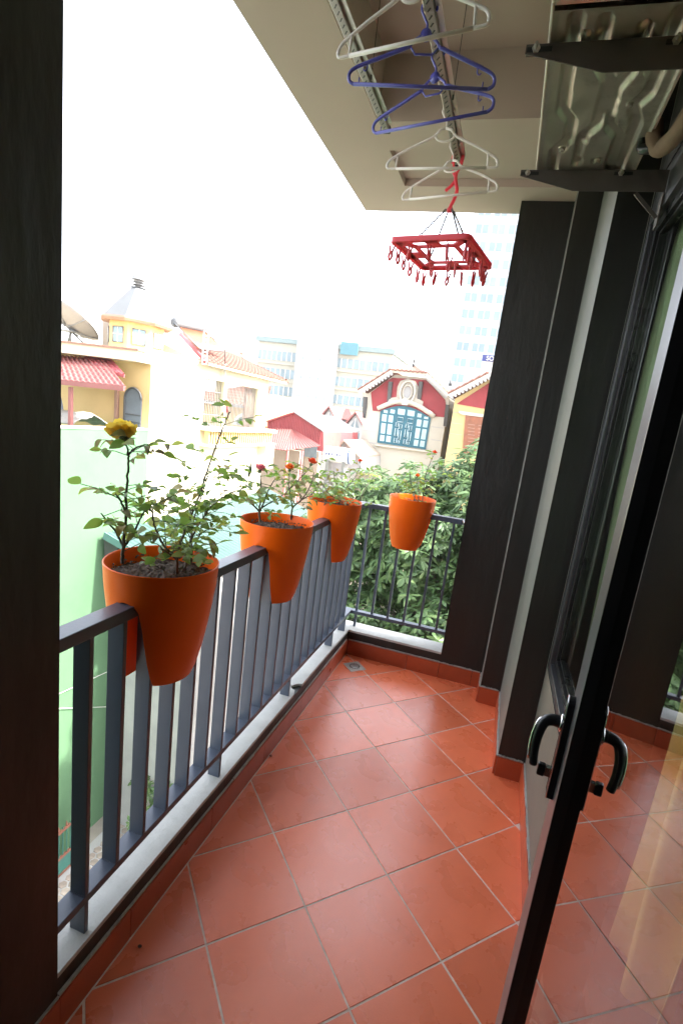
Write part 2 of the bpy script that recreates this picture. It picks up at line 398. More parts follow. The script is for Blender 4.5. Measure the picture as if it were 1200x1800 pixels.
# ---- floor drain, set square with the tiles
dr = thing('floor_drain', 'square metal floor drain in the far corner of the balcony floor', 'drain', (-0.102, 0.058, 0.0), rz=PI / 4)
local('plate', MB().bevbox((-0.052, -0.052, -0.001), (0.052, 0.052, 0.0035), 0.001), mat('drain_steel', (0.50, 0.48, 0.44), 0.4, 0.5), dr)
local('grate', MB().lathe([(0.033, 0.0034), (0.033, 0.0048), (0.020, 0.0052), (0.004, 0.0054)], n=24), ALU, dr)
hole = MB().lathe([(0.0042, 0.0049), (0.0042, 0.0056), (0.001, 0.0057)], n=10).mesh('slot', BLACK)
for k in range(16):
    link('slot', hole, dr, loc=(0.0285 * math.cos(k * PI / 8), 0.0285 * math.sin(k * PI / 8), 0))
# litter on the floor
crumb = MB().lathe([(0.001, 0), (0.006, 0.002), (0.005, 0.005), (0.001, 0.007)], n=7)
for i, (px, py, lab, m_, s) in enumerate(((246, 1664, 'tiny brown dirt crumb on the tile nearest the left wall', SOIL, 1.0), (476, 1329, 'small dark red scrap lying beside the curb skirting', SKIRT, 1.3))):
    p = at(px, py, z=0.001)
    o = tag(crumb.build('dirt_crumb', m_), lab, 'dirt'); o.location = p; o.scale = (s, s * 0.8, s * 0.7)

# ---- window in the right wall
wi = thing('wall_window', 'dark framed fixed window in the right balcony wall', 'window', (0.9, -0.9, 0.57))
def rectframe(name, x0, x1, ya, yb, za, zb, wd, m, par, bev=0.002):
    MB().bevbox((x0, ya, za), (x1, ya + wd, zb), bev).build(name, m, par)
    MB().bevbox((x0, yb - wd, za), (x1, yb, zb), bev).build(name, m, par)
    MB().bevbox((x0 + .0004, ya + wd + .0002, za), (x1 - .0004, yb - wd - .0002, za + wd), bev).build(name, m, par)
    MB().bevbox((x0 + .0004, ya + wd + .0002, zb - wd), (x1 - .0004, yb - wd - .0002, zb), bev).build(name, m, par)
rectframe('frame', 0.877, 0.955, -1.22, -0.588, 0.5725, 2.398, 0.035, STILE, wi)
rectframe('sash', 0.893, 0.94, -1.184, -0.624, 0.609, 2.26, 0.03, FRAME, wi)
MB().box((0.877, -1.184, 2.2605), (0.955, -0.624, 2.3625)).build('head_panel', STILE, wi)
rectframe('glazing_bead', 0.905, 0.93, -1.153, -0.655, 0.640, 2.229, 0.010, FRAME, wi, 0.001)
def glassmat(name, tint=(0.9, 0.94, 0.92), ior=1.5, rough=0.0, surf=2.0):
    m, t, p = nodes(name); N, L = t.nodes, t.links
    gl = N.new('ShaderNodeBsdfGlossy'); gl.inputs['Roughness'].default_value = rough
    tr = N.new('ShaderNodeBsdfTransparent'); tr.inputs[0].default_value = (*tint, 1)
    fr = N.new('ShaderNodeFresnel'); fr.inputs[0].default_value = ior
    mx = N.new('ShaderNodeMixShader')
    ge = N.new('ShaderNodeNewGeometry'); iv = N.new('ShaderNodeMath'); iv.operation = 'SUBTRACT'; iv.inputs[0].default_value = 1; L.new(ge.outputs['Backfacing'], iv.inputs[1])
    mu = N.new('ShaderNodeMath'); mu.operation = 'MULTIPLY'; L.new(iv.outputs[0], mu.inputs[0]); L.new(fr.outputs[0], mu.inputs[1]); k1 = N.new('ShaderNodeMath'); k1.operation = 'SUBTRACT'; k1.inputs[0].default_value = 1; L.new(mu.outputs[0], k1.inputs[1])
    k2 = N.new('ShaderNodeMath'); k2.operation = 'POWER'; L.new(k1.outputs[0], k2.inputs[0]); k2.inputs[1].default_value = surf      # several glass surfaces, one behind the other
    k3 = N.new('ShaderNodeMath'); k3.operation = 'SUBTRACT'; k3.inputs[0].default_value = 1; L.new(k2.outputs[0], k3.inputs[1]); L.new(k3.outputs[0], mx.inputs[0]); L.new(tr.outputs[0], mx.inputs[1]); L.new(gl.outputs[0], mx.inputs[2])
    L.new(mx.outputs[0], N['Material Output'].inputs[0]); return m
GLASS = glassmat('pane_glass', (0.80, 0.86, 0.82), 1.52)
MB().box((0.914, -1.153, 0.640), (0.919, -0.655, 2.229)).build('pane', GLASS, wi)

# ---- the open glass door
PH = math.radians(83.7); LW = 0.92
e_ = Vector((math.cos(PH), math.sin(PH), 0)); nl = Vector((-math.sin(PH), math.cos(PH), 0))
A_ = Vector((0.748, -1.783, 0))
H_ = A_ - e_ * LW - nl * 0.0225
do = thing('glass_door', 'glass balcony door with slim dark aluminium frame standing open at the right', 'door', (H_.x, H_.y, 0.0), rz=PH)
DT = 0.0225
def stile(a, b, z0, z1, nm, par=do): return local(nm, MB().bevbox((a, -DT, z0), (b, DT, z1), 0.0018), STILE if nm == 'lock_stile' else FRAME, par)
st = stile(LW - 0.105, LW, 0.02, 2.25, 'lock_stile')
stile(0, 0.10, 0.02, 2.25, 'hinge_stile')
stile(0.1002, LW - 0.1052, 0.02, 0.13, 'bottom_rail'); stile(0.1002, LW - 0.1052, 2.15, 2.25, 'top_rail')
# dark gasket return of the lock stile, the face next to the glass
local('gasket', MB().box((LW - 0.1075, -DT + .0006, 0.131), (LW - 0.1051, DT - .0006, 2.149)), BLACK, do)
local('edge_seal', MB().box((LW + 0.0001, -0.012, 0.03), (LW + 0.006, 0.016, 2.24)), BLACK, do)
DGL = glassmat('door_glass', (0.72, 0.76, 0.74), 1.55, surf=2.1)
local('pane', MB().box((0.10, -0.003, 0.13), (LW - 0.1076, 0.003, 2.15)), DGL, do)
for s in (1, -1):
    y0 = DT * s
    m = MB()
    pr = []
    for k in range(9): a = PI * k / 8; pr.append((LW - 0.040 + 0.015 * math.cos(a), 1.045 + 0.015 * math.sin(a)))
    pr += [(LW - 0.055, 0.862), (LW - 0.025, 0.862)]
    m.prism([(p[0], y0 + 0.0002 * s, p[1]) for p in pr], (0, 0.011 * s, 0))
    pt = local('handle_plate', m, BLACK, do)
    m = MB()
    rim = [(p[0] * 1.0, y0 + 0.0116 * s, p[1]) for p in pr]
    m.tube(rim, 0.0012, 6, closed=True)
    local('plate_trim', m, CHROME, pt)
    L0 = Vector((LW - 0.040, y0 + 0.011 * s, 1.005))
    pts = bez([L0, L0 + Vector((0, 0.016 * s, 0.001)), L0 + Vector((-0.004, 0.030 * s, -0.005)), L0 + Vector((-0.010, 0.036 * s, -0.026)), L0 + Vector((-0.012, 0.037 * s, -0.056)), L0 + Vector((-0.012, 0.034 * s, -0.088))], 6)
    kk = len(pts)
    m = MB().tube(pts, [0.0115 - 0.004 * min(1, i / kk * 1.2) for i in range(kk)], 12)
    lv = local('lever', m, BLACK, do)
    off = Vector((0.0, 0.0085 * s, 0.0))
    m = MB().tube([p + Vector((0.0, 0.0078 * s, 0.0010)) for p in pts[10:-2]], 0.0038, 8)
    local('chrome_inlay', m, CHROME, lv)
    m = MB().lathe([(0.0165, 0), (0.0165, 0.004), (0.013, 0.006)], n=16); o = local('rose', m, CHROME, lv); o.location = L0 - Vector((0, 0.0, 0)); o.rotation_euler = (-PI / 2 * s, 0, 0)
    m = MB().bar((LW - 0.040, y0 + 0.011 * s, 0.905), (LW - 0.040, y0 + 0.022 * s, 0.905), 0.010, 0.018)
    cy = local('lock_cylinder', m, CHROME if s > 0 else CHROME, do)
    local('thumb_turn', MB().bevbox((LW - 0.046, min(y0 + 0.0222 * s, y0 + 0.036 * s), 0.893), (LW - 0.034, max(y0 + 0.0222 * s, y0 + 0.036 * s), 0.917), 0.003), BLACK, cy)

# ---- the dark room behind door and window
rm = MB()
RX = 4.6
rm.box((1.051, -4.0, -0.20), (RX, -0.5, -0.02))
ROOMF = mat('room_floor', (0.30, 0.23, 0.17), 0.4, var=0.2, scale=3)
ROOMW = mat('room_wall', (0.42, 0.38, 0.30), 0.8, var=0.05)
tag(rm.build('room_floor', ROOMF), kind='structure')
rm = MB().box((RX, -4.0, -0.2), (RX + .1, -0.5, 2.95)).box((1.051, -0.5845, -0.02), (RX, -0.45, 2.95)).box((1.051, -4.1, -0.02), (RX, -4.0, 2.95)).box((1.051, -4.0, 2.62), (RX, -0.585, 2.9))
tag(rm.build('wall_room', ROOMW), kind='structure')
CURT = mat('curtain_cloth', (0.95, 0.70, 0.26), 0.85, var=0.08, scale=12)
def curtain(x0, y0, x1, y1, n, amp, z0, z1, name, label, m_):
    a, b = Vector((x0, y0, 0)), Vector((x1, y1, 0)); d = b - a; nn = Vector((d.y, -d.x, 0)).normalized()
    def fn(u, v):
        p = a + d * u + nn * (amp * math.sin(u * n * 2 * PI + 0.6 * math.sin(u * 9)) * (0.5 + 0.5 * v) + 0.02 * math.sin(v * 5 + u * 7))
        return (p.x, p.y, z1 + (z0 - z1) * v)
    m = MB().grid(fn, n * 12, 14); 
    me = m.mesh(name, m_)
    o = link(name, me); md = o.modifiers.new('thickness', 'SOLIDIFY'); md.thickness = 0.003
    return tag(o, label, 'curtain')
curtain(1.07, -1.40, 1.09, -1.66, 2, 0.035, 0.22, 2.5, 'curtain', 'yellow curtain hanging in folds behind the glass door', CURT)
curtain(0.985, -0.62, 0.985, -1.18, 7, 0.012, 0.30, 2.5, 'curtain', 'olive grey curtain drawn behind the fixed window', mat('olive_curtain', (0.72, 0.72, 0.50), 0.9, var=0.08))
# ================================================================== things on the balcony
# ---- saddle pots on the rail
def pot_mesh():
    prof = [(0.078, 0.0), (0.089, 0.004), (0.099, 0.03), (0.111, 0.08), (0.1215, 0.14), (0.1305, 0.20), (0.1375, 0.26), (0.1405, 0.306), (0.1412, 0.3115), (0.1395, 0.3135), (0.1372, 0.3115), (0.1355, 0.303), (0.131, 0.265), (0.127, 0.262)]
    n = 72; vs_ = []; k = len(prof)
    for r, z in prof:
        for j in range(n):
            a = 2 * PI * j / n; vs_.append((r * math.cos(a), r * math.sin(a), z))
    fs = [(i * n + j, i * n + (j + 1) % n, (i + 1) * n + (j + 1) % n, (i + 1) * n + j) for i in range(k - 1) for j in range(n)]
    fs += [tuple(range(n - 1, -1, -1)), tuple(range((k - 1) * n, k * n))]
    me = bpy.data.meshes.new('pot_body'); me.from_pydata(vs_, [], fs)
    o = bpy.data.objects.new('tmp_pot', me); col.objects.link(o)
    # slot along y
    pr = []
    for q in range(13):
        a = PI * q / 12; pr.append((0.0365 * math.cos(a), 0.204 + 0.0345 * math.sin(a)))
    pr += [(-0.0405, 0.16), (-0.046, -0.02), (0.046, -0.02), (0.0405, 0.16)]
    c = MB().prism([(p[0], -0.3, p[1]) for p in pr], (0, 0.6, 0))
    cm = c.mesh('tmp_cut'); bm = bmesh.new(); bm.from_mesh(cm); bmesh.ops.recalc_face_normals(bm, faces=bm.faces[:]); bm.to_mesh(cm); bm.free()
    co = bpy.data.objects.new('tmp_cut', cm); col.objects.link(co)
    b = o.modifiers.new('b', 'BOOLEAN'); b.object = co; b.operation = 'DIFFERENCE'; b.solver = 'EXACT'
    dg = bpy.context.evaluated_depsgraph_get(); dg.update()
    out = bpy.data.meshes.new_from_object(o.evaluated_get(dg))
    bpy.data.objects.remove(o); bpy.data.objects.remove(co)
    bm = bmesh.new(); bm.from_mesh(out)
    bmesh.ops.remove_doubles(bm, verts=bm.verts[:], dist=0.0003)
    ed = [e for e in bm.edges if len(e.link_faces) == 2 and e.calc_face_angle(0) > 0.6]
    bmesh.ops.bevel(bm, geom=ed, offset=0.0022, segments=2, affect='EDGES', clamp_overlap=True)
    for f in bm.faces: f.smooth = True
    bm.to_mesh(out); bm.free()
    out.materials.clear(); out.materials.append(POT)
    try: out.set_sharp_from_angle(angle=math.radians(35))
    except Exception: pass
    out.name = 'pot_body'
    return out
POTM = pot_mesh()
def soil_mesh():
    def fn(u, v):
        a = u * 2 * PI; r = v * 0.1355
        p = Vector((r * math.cos(a), r * math.sin(a), 0))
        h = 0.012 * noise.noise(p * 30) + 0.007 * noise.noise(p * 85) + 0.004 * noise.noise(p * 190)
        return (p.x, p.y, 0.282 + h - 0.010 * v * v)
    return MB().grid(fn, 96, 30).mesh('soil', SOIL)
SOILM = soil_mesh()
def clods():
    m = MB()
    for k in range(260):
        a, r = rnd.uniform(0, 2 * PI), 0.128 * math.sqrt(rnd.random()); s = rnd.uniform(0.0015, 0.0052)
        p = Vector((r * math.cos(a), r * math.sin(a), 0)); z = 0.282 + 0.012 * noise.noise(p * 30) + 0.004
        q = [(p.x + s * rnd.uniform(.6, 1.3) * dx, p.y + s * rnd.uniform(.6, 1.3) * dy, z + s * rnd.uniform(.4, 1.1) * dz) for dx, dy, dz in ((1, 0, 0), (0, 1, 0), (-1, 0, 0), (0, -1, 0), (0, 0, 1), (0, 0, -1))]
        m._add(q, [(0, 1, 4), (1, 2, 4), (2, 3, 4), (3, 0, 4), (1, 0, 5), (2, 1, 5), (3, 2, 5), (0, 3, 5)])
    return m.mesh('clods', SOIL)
CLOD = clods()
POTS = [(-0.2455, -1.64, 0.75, 0, 'orange saddle pot on the left rail nearest the camera, holding a yellow rose'),
        (-0.2455, -0.96, 0.75, 0, 'orange saddle pot second along the left rail, beneath the pink rose'),
        (-0.2455, -0.28, 0.75, 0, 'orange saddle pot third along the left rail, next to the rail corner'),
        (0.06, 0.281, 0.75, PI / 2, 'orange saddle pot hung on the back rail before the leafy tree')]
for x, y, z, rz, lab in POTS:
    t = thing('flower_pot', lab, 'flower pot', (x, y, z), 'orange saddle pots on the railing', rz)
    link('pot_body', POTM, t, loc=(0, 0, 0)); link('soil', SOILM, t, loc=(0, 0, 0), rot=(0, 0, rnd.uniform(0, 6)))
    o = link('clods', CLOD, t, loc=(0, 0, 0), rot=(0, 0, rnd.uniform(0, 6))); o['kind'] = 'stuff'

# ---- roses
def leaflet(L, W, droop=0.25, fold=0.25, m=None, name='leaf'):
    n = 6; mb = MB(); vs_ = []; fs = []
    for i in range(n + 1):
        u = i / n; wd = W * math.sin(PI * min(1, u * 0.93 + 0.04)) ** 0.8 * (1.15 - 0.35 * u) * 0.5
        x = L * u; z = -droop * L * u * u
        vs_ += [(x, -wd, z + fold * wd), (x, 0, z), (x, wd, z + fold * wd)]
        if i: b = (i - 1) * 3; fs += [(b, b + 3, b + 4, b + 1), (b + 1, b + 4, b + 5, b + 2)]
    mb._add(vs_, fs, True); return mb.mesh(name, m)
LM = [leaflet(0.0245, 0.017, d, f, LEAF) for d, f in ((0.15, 0.3), (0.5, 0.15), (0.3, 0.55))]
LD = [leaflet(0.0245, 0.015, d, f, LEAFDRY) for d, f in ((0.5, 0.9), (0.9, 0.5))]
PETAL = {}
def petal(c, key):
    if key in PETAL: return PETAL[key]
    m_ = leafmat('petal_' + key, [v * .7 for v in c], c, [min(1, v * 1.25) for v in c], 0.6, 0.45)
    mb = MB().grid(lambda u, v: (0.9 * (v), (u - .5) * 1.15 * math.sin(PI * min(1, v * .8 + .12)), 0.55 * v * v + 0.28 * (u - .5) ** 2 - 0.25 * max(0, v - .75)), 4, 5)
    PETAL[key] = mb.mesh('petal', m_); return PETAL[key]
def flower(parent, p, r, c, key, rings=3, tilt=(0, 0), nod=0.0):
    e = bpy.data.objects.new('flower', None); col.objects.link(e); e.parent = parent; e.location = Vector(p) - wloc(parent); e.rotation_euler = (tilt[0], tilt[1], rnd.uniform(0, 6)); e.empty_display_size = 0.02
    me = petal(c, key)
    for k in range(rings):
        n = 5 + k
        for j in range(n):
            s = r * (0.45 + 0.55 * (k + 1) / rings) * rnd.uniform(.85, 1.1)
            o = link('petal', me, e, loc=(0, 0, 0.1 * r * (rings - k)), rot=(0, -1.25 + 1.2 * (k / max(1, rings - 1)) + rnd.uniform(-.12, .12) + nod, 2 * PI * (j + 0.5 * k) / n + rnd.uniform(-.15, .15)))
            o.scale = (s, s, s)
    local('sepal', MB().lathe([(0.1 * r, -0.45 * r), (0.3 * r, -0.2 * r), (0.22 * r, 0.05 * r), (0.05 * r, 0.1 * r)], n=8), GREENSTEM, e)
    return e
def compound(par, p, d, n=3, dry=0.12, s=1.0, stalk=True):
    """a rose leaf: a stalk with leaflets, each its own piece"""
    d = Vector(d).normalized(); side = d.cross(Vector((0, 0, 1)))
    side = side.normalized() if side.length > 1e-3 else Vector((1, 0, 0))
    ln = 0.030 * s * (n + 1) / 2
    q = [p, p + d * ln * .5 + Vector((0, 0, 0.004)), p + d * ln]
    for k in range(n):
        if k == 0: b, dr = q[2], d
        else:
            sg = 1 if k % 2 else -1
            b = p + d * ln * (0.45 + 0.3 * (k // 3 == 0)); dr = (d * 0.5 + side * sg + Vector((0, 0, rnd.uniform(-.3, .25)))).normalized()
        dr = (dr + Vector((rnd.uniform(-.25, .25), rnd.uniform(-.25, .25), rnd.uniform(-.35, .3)))).normalized()
        me = rnd.choice(LD) if rnd.random() < dry else rnd.choice(LM)
        o = link('leaf', me, par, loc=b - wloc(par))
        o.rotation_mode = 'QUATERNION'; o.rotation_quaternion = dr.to_track_quat('X', 'Z') @ Matrix.Rotation(rnd.uniform(-.9, .9), 3, 'X').to_quaternion()
        k_ = s * rnd.uniform(.7, 1.3) * (1.15 if k == 0 else 1); o.scale = (k_, k_ * rnd.uniform(.85, 1.2), k_)
    return q
def rose(label, base, stems, flowers=(), leaves=3, dry=0.12, seed=1, s=1.0, thick=0.0042, extra=0):
    """stems: polylines of points; leaves grow along their upper parts"""
    global rnd
    keep = rnd; rnd = random.Random(seed)
    t = thing('rose_plant', label, 'rose', tuple(base), 'roses growing in the saddle pots')
    mb = MB(); tw = MB()
    for si, P in enumerate(stems):
        C_ = bez(P, 7); k = len(C_)
        C_ = [c + Vector((rnd.uniform(-1, 1), rnd.uniform(-1, 1), 0)) * 0.0012 for c in C_]
        th = thick * (1.0 if si == 0 else 0.75)
        mb.tube(C_, [th * (1 - 0.62 * i / k) for i in range(k)], 7)
        # thorns
        for i in range(2, k - 1, 3):
            dd = Vector((rnd.uniform(-1, 1), rnd.uniform(-1, 1), 0.2)).normalized(); mb.tube([C_[i], C_[i] + dd * 0.006], [0.0012, 0.0002], 4)
        nl_ = leaves if isinstance(leaves, int) else leaves[si]
        for q in range(nl_):
            f = 0.14 + 0.86 * (q + rnd.random()) / max(1, nl_); i = min(k - 1, int(f * (k - 1)))
            a = q * 2.4 + rnd.uniform(-.5, .5); d = Vector((math.cos(a), math.sin(a), rnd.uniform(0.0, .6)))
            st_ = compound(t, C_[i], d, rnd.choice((3, 3, 5)), dry, s)
            tw.tube(st_, 0.0009, 4)
        for q in range(extra):
            i = rnd.randrange(k // 4, k); d = Vector((rnd.uniform(-1, 1), rnd.uniform(-1, 1), rnd.uniform(-.1, .8))).normalized()
            L_ = rnd.uniform(0.02, 0.06); tw.tube(bez([C_[i], C_[i] + d * L_ * .5 + Vector((0, 0, .006)), C_[i] + d * L_], 3), [0.0016, .0015, .0014, .0012, .0011, .001, .0008], 5)
            st_ = compound(t, C_[i] + d * L_, d, 3, dry, s); tw.tube(st_, 0.0009, 4)
    mb.build('stem', BARK, t); tw.build('leaf_stalks', GREENSTEM, t)['kind'] = 'stuff'
    for p, r, c, key, rings, tilt in flowers: flower(t, p, r, c, key, rings, tilt)
    rnd = keep
    return t
def PX(x, y, X=-0.2455): return at(x, y, x=X)
YEL, PNK, ORG, RED_ = (0.95, 0.68, 0.10), (0.80, 0.22, 0.28), (0.85, 0.20, 0.03), (0.80, 0.10, 0.03)
zs = 1.03
rose('tall thin rose with one faded yellow bloom in the nearest pot', PX(216, 985), [
    [PX(215, 990), PX(217, 965), PX(221, 920), PX(222, 870), PX(226, 815), PX(225, 790), PX(219, 776)],
    [PX(217, 962), PX(207, 940, -.26), PX(190, 918, -.27), PX(178, 902, -.28)],
    [PX(219, 960), PX(236, 935, -.23), PX(250, 905, -.22), PX(262, 884, -.21)],
    [PX(222, 900), PX(212, 880, -.25), PX(203, 868, -.26)], [PX(225, 800), PX(238, 788), PX(256, 781)]],
    [(PX(217, 770), 0.037, YEL, 'yellow', 5, (0.5, -0.3))], leaves=[11, 4, 5, 4, 4], dry=0.25, seed=11)
rose('bushy many-stemmed rose with a bare red tip in the nearest pot', PX(312, 1003), [
    [PX(312, 1008, -.2), PX(312, 980, -.2), PX(322, 940, -.23), PX(345, 885), PX(362, 835), PX(378, 790), PX(392, 752), PX(404, 724)],
    [PX(325, 1000, -.21), PX(333, 960, -.22), PX(342, 910), PX(358, 860, -.25), PX(372, 815, -.26)],
    [PX(335, 1000, -.23), PX(338, 955, -.25), PX(335, 905, -.27), PX(330, 870, -.28)],
    [PX(312, 978, -.2), PX(290, 962, -.21), PX(276, 935, -.22), PX(268, 905, -.22), PX(272, 885, -.23)],
    [PX(322, 985, -.21), PX(345, 930, -.22), PX(372, 890, -.22), PX(402, 868, -.21), PX(428, 858, -.2), PX(438, 835, -.2)],
    [PX(330, 985, -.24), PX(352, 935, -.26), PX(365, 890, -.27), PX(398, 862, -.28)],
    [PX(312, 985, -.2), PX(300, 975, -.19), PX(283, 965, -.18)]],
    [], leaves=[16, 14, 14, 7, 9, 10, 4], dry=0.07, seed=12, s=1.08, extra=5)
bud = thing('rose_bud', 'closed green rose bud on a thin stalk beside the pink rose', 'rose bud', tuple(PX(440, 838, -.2)))
MB().tube([PX(437, 838, -.2), PX(440, 828, -.2), PX(440, 822, -.2), PX(441, 812, -.2)], [0.0015, 0.0052, 0.0046, 0.0005], 8).build('bud', GREENSTEM, bud)
Y2 = -0.2455
rose('sparse rose with a pink bloom in the second pot', PX(457, 915), [
    [PX(457, 918), PX(456, 895), PX(459, 862), PX(458, 835)], [PX(457, 900), PX(437, 882, -.26), PX(420, 878, -.27)],
    [PX(458, 893), PX(478, 882), PX(500, 868), PX(520, 846)], [PX(458, 898), PX(472, 862), PX(484, 840)]],
    [(PX(457, 827), 0.023, PNK, 'pink', 4, (0.3, 0.2))], leaves=[6, 7, 8, 7], dry=0.15, seed=21, s=0.95)
rose('crooked woody rose with orange blooms leaning over the second pot', PX(512, 912), [
    [PX(512, 914), PX(514, 893), PX(530, 878), PX(545, 855), PX(552, 830)], [PX(514, 892), PX(508, 860), PX(508, 832)],
    [PX(530, 878), PX(522, 850), PX(538, 830), PX(546, 818)], [PX(530, 878), PX(548, 868), PX(566, 850)]],
    [(PX(509, 825), 0.022, ORG, 'orange', 3, (0.2, 0.1)), (PX(547, 815), 0.026, RED_, 'red', 3, (-0.2, 0.3))], leaves=[9, 8, 9, 9], dry=0.2, seed=22, s=1.0, extra=2)
rose('dense leafy rose with a small orange bloom in the third pot', PX(596, 888), [
    [PX(596, 890), PX(598, 872), PX(590, 850), PX(586, 828)], [PX(598, 873), PX(612, 855), PX(626, 835), PX(634, 818)],
    [PX(597, 880), PX(578, 868), PX(566, 848)], [PX(632, 890), PX(636, 870), PX(646, 850), PX(652, 838)], [PX(570, 888), PX(573, 878), PX(566, 862)]],
    [(PX(633, 812), 0.018, RED_, 'red', 3, (0.1, 0.2))], leaves=[10, 10, 10, 8, 7], dry=0.12, seed=31, s=1.05, extra=2)
def PY(x, y, Y=0.281): return at(x, y, y=Y)
rose('small rose with orange blooms in the pot on the back rail', PY(727, 884), [
    [PY(727, 885), PY(728, 868), PY(722, 850), PY(720, 832)], [PY(742, 884), PY(744, 860), PY(748, 835), PY(756, 812), PY(762, 800)],
    [PY(735, 884), PY(735, 862), PY(733, 845)], [PY(728, 868), PY(712, 856), PY(704, 846)], [PY(744, 862), PY(768, 845), PY(782, 838)]],
    [(PY(733, 838), 0.019, ORG, 'orange', 3, (0.2, 0)), (PY(763, 797), 0.018, RED_, 'red', 3, (0, 0.2))], leaves=[8, 8, 7, 7, 7], dry=0.2, seed=41, s=1.05)

# ---- hoisted clothes airer under the ceiling
air = thing('clothes_airer', 'ceiling mounted clothes airer with two slotted aluminium bars', 'clothes airer', (0.02, -1.2, 2.9))
BX, BZ = 0.17, 2.497
BX2, BZ2 = -0.127, 2.60
def abar(x, z, y0, y1):
    m = MB().bevbox((x - 0.0135, y0, z - 0.010), (x + 0.0135, y1, z + 0.010), 0.002)
    b = m.build('bar', DULLALU, air)
    sl_ = MB()
    y = y1 - 0.02
    while y > y0:
        sl_.bar((x - 0.004, y, z - 0.0103), (x + 0.005, y - 0.012, z - 0.0103), 0.0035, 0.0012); y -= 0.024
    o = sl_.build('slots', BLACK, b); o['kind'] = 'stuff'
    MB().bevbox((x - 0.015, y1 + .0001, z - 0.012), (x + 0.015, y1 + 0.018, z + 0.012), 0.003).build('end_cap', BLACK, b)
    MB().bevbox((x + 0.0136, y0, z + 0.001), (x + 0.030, y1 - 0.03, z + 0.004), 0.001).build('flange', ALU, b)
    return b
abar(BX, BZ, -2.6, -0.535); abar(BX2, BZ2, -2.6, -0.57)
for px, py, x_, z_ in ((661, 60, BX2 + 0.022, BZ2), (812, 60, BX + 0.022, BZ)):
    p = at(px, py, x=x_)
    MB().tube([(x_, p.y, z_ + 0.004), (x_, p.y, 2.868)], 0.0013, 5).build('wire', WIRE, air)
    MB().tube([(x_, p.y, z_ - 0.012), (x_, p.y, z_ + 0.02)], 0.003, 6).build('pin', WIRE, air)
    b = MB().bevbox((x_ - 0.065, p.y - 0.055, 2.868), (x_ + 0.065, p.y + 0.055, 2.8995), 0.004).build('pulley_box', mat('pulley_grey', (0.16, 0.17, 0.14), 0.5), air)
    MB().lathe([(0.010, -0.012), (0.013, 0.0), (0.010, 0.004)], (x_, p.y, 2.866), 12).build('pulley', BLACK, b)

# ---- hangers; local frame: bar passes through the origin, hanger hangs in the xz plane
HW = 0.185
def hook(m, r=0.0028, neck=-0.052, top=0.0135):
    pts = []
    for k in range(15):
        a = -0.35 * PI + k * (1.40 * PI / 14) ; pts.append((0.020 * math.cos(PI - a) * -1 if False else -0.020 * math.cos(a + PI * 0.15) , 0, -0.002 + 0.0175 * math.sin(a + PI * 0.15)))
    pts = [(0.019 * math.cos(a), 0, -0.003 + 0.0175 * math.sin(a)) for a in [PI * (-0.10 + 1.30 * k / 14) for k in range(15)]]
    pts += [(-0.006, 0, -0.028), (0.0, 0, -0.038), (0.0, 0, neck)]
    m.tube(bez(pts, 3), r, 8)
def hanger_white():
    m = MB(); hook(m)
    n0 = -0.055; b0 = -0.172
    for s in (1, -1):
        m.tube(bez([(0.030 * s, 0, n0 - 0.018), (0.05 * s, 0, n0 - 0.030), (0.11 * s, 0, n0 - 0.055), (0.150 * s, 0, n0 - 0.075), (0.174 * s, 0, n0 - 0.088), (0.184 * s, 0, n0 - 0.102), (0.183 * s, 0, n0 - 0.110)], 5), 0.0042, 8)
        m.tube([(0.150 * s, 0, n0 - 0.075), (0.150 * s + 0.004 * s, 0, b0)], 0.0036, 8)
        m.tube(bez([(0.150 * s, 0, b0), (0.176 * s, 0, b0), (0.184 * s, 0, b0 + 0.004), (0.186 * s, 0, b0 + 0.012)], 4), 0.0038, 8)
        m.tube([(0.0, 0, n0), (0.018 * s, 0, n0 - 0.004), (0.030 * s, 0, n0 - 0.018)], 0.0040, 8)
        # ribbed grip along the shoulder
        for k in range(24):
            f = k / 24; m.tube([((0.05 + 0.10 * f) * s, -0.003, n0 - 0.026 - 0.045 * f), ((0.05 + 0.10 * f) * s, 0.003, n0 - 0.026 - 0.045 * f)], 0.0011, 4)
    m.tube([(-0.152, 0, b0), (0.152, 0, b0)], 0.0045, 8)
    ring = [(0.031 * math.cos(a), 0, n0 - 0.020 + 0.019 * math.sin(a)) for a in [PI + PI * k / 10 for k in range(11)]]
    m.tube(ring, 0.0034, 8)
    return m.mesh('clothes_hanger', WHITEPL)
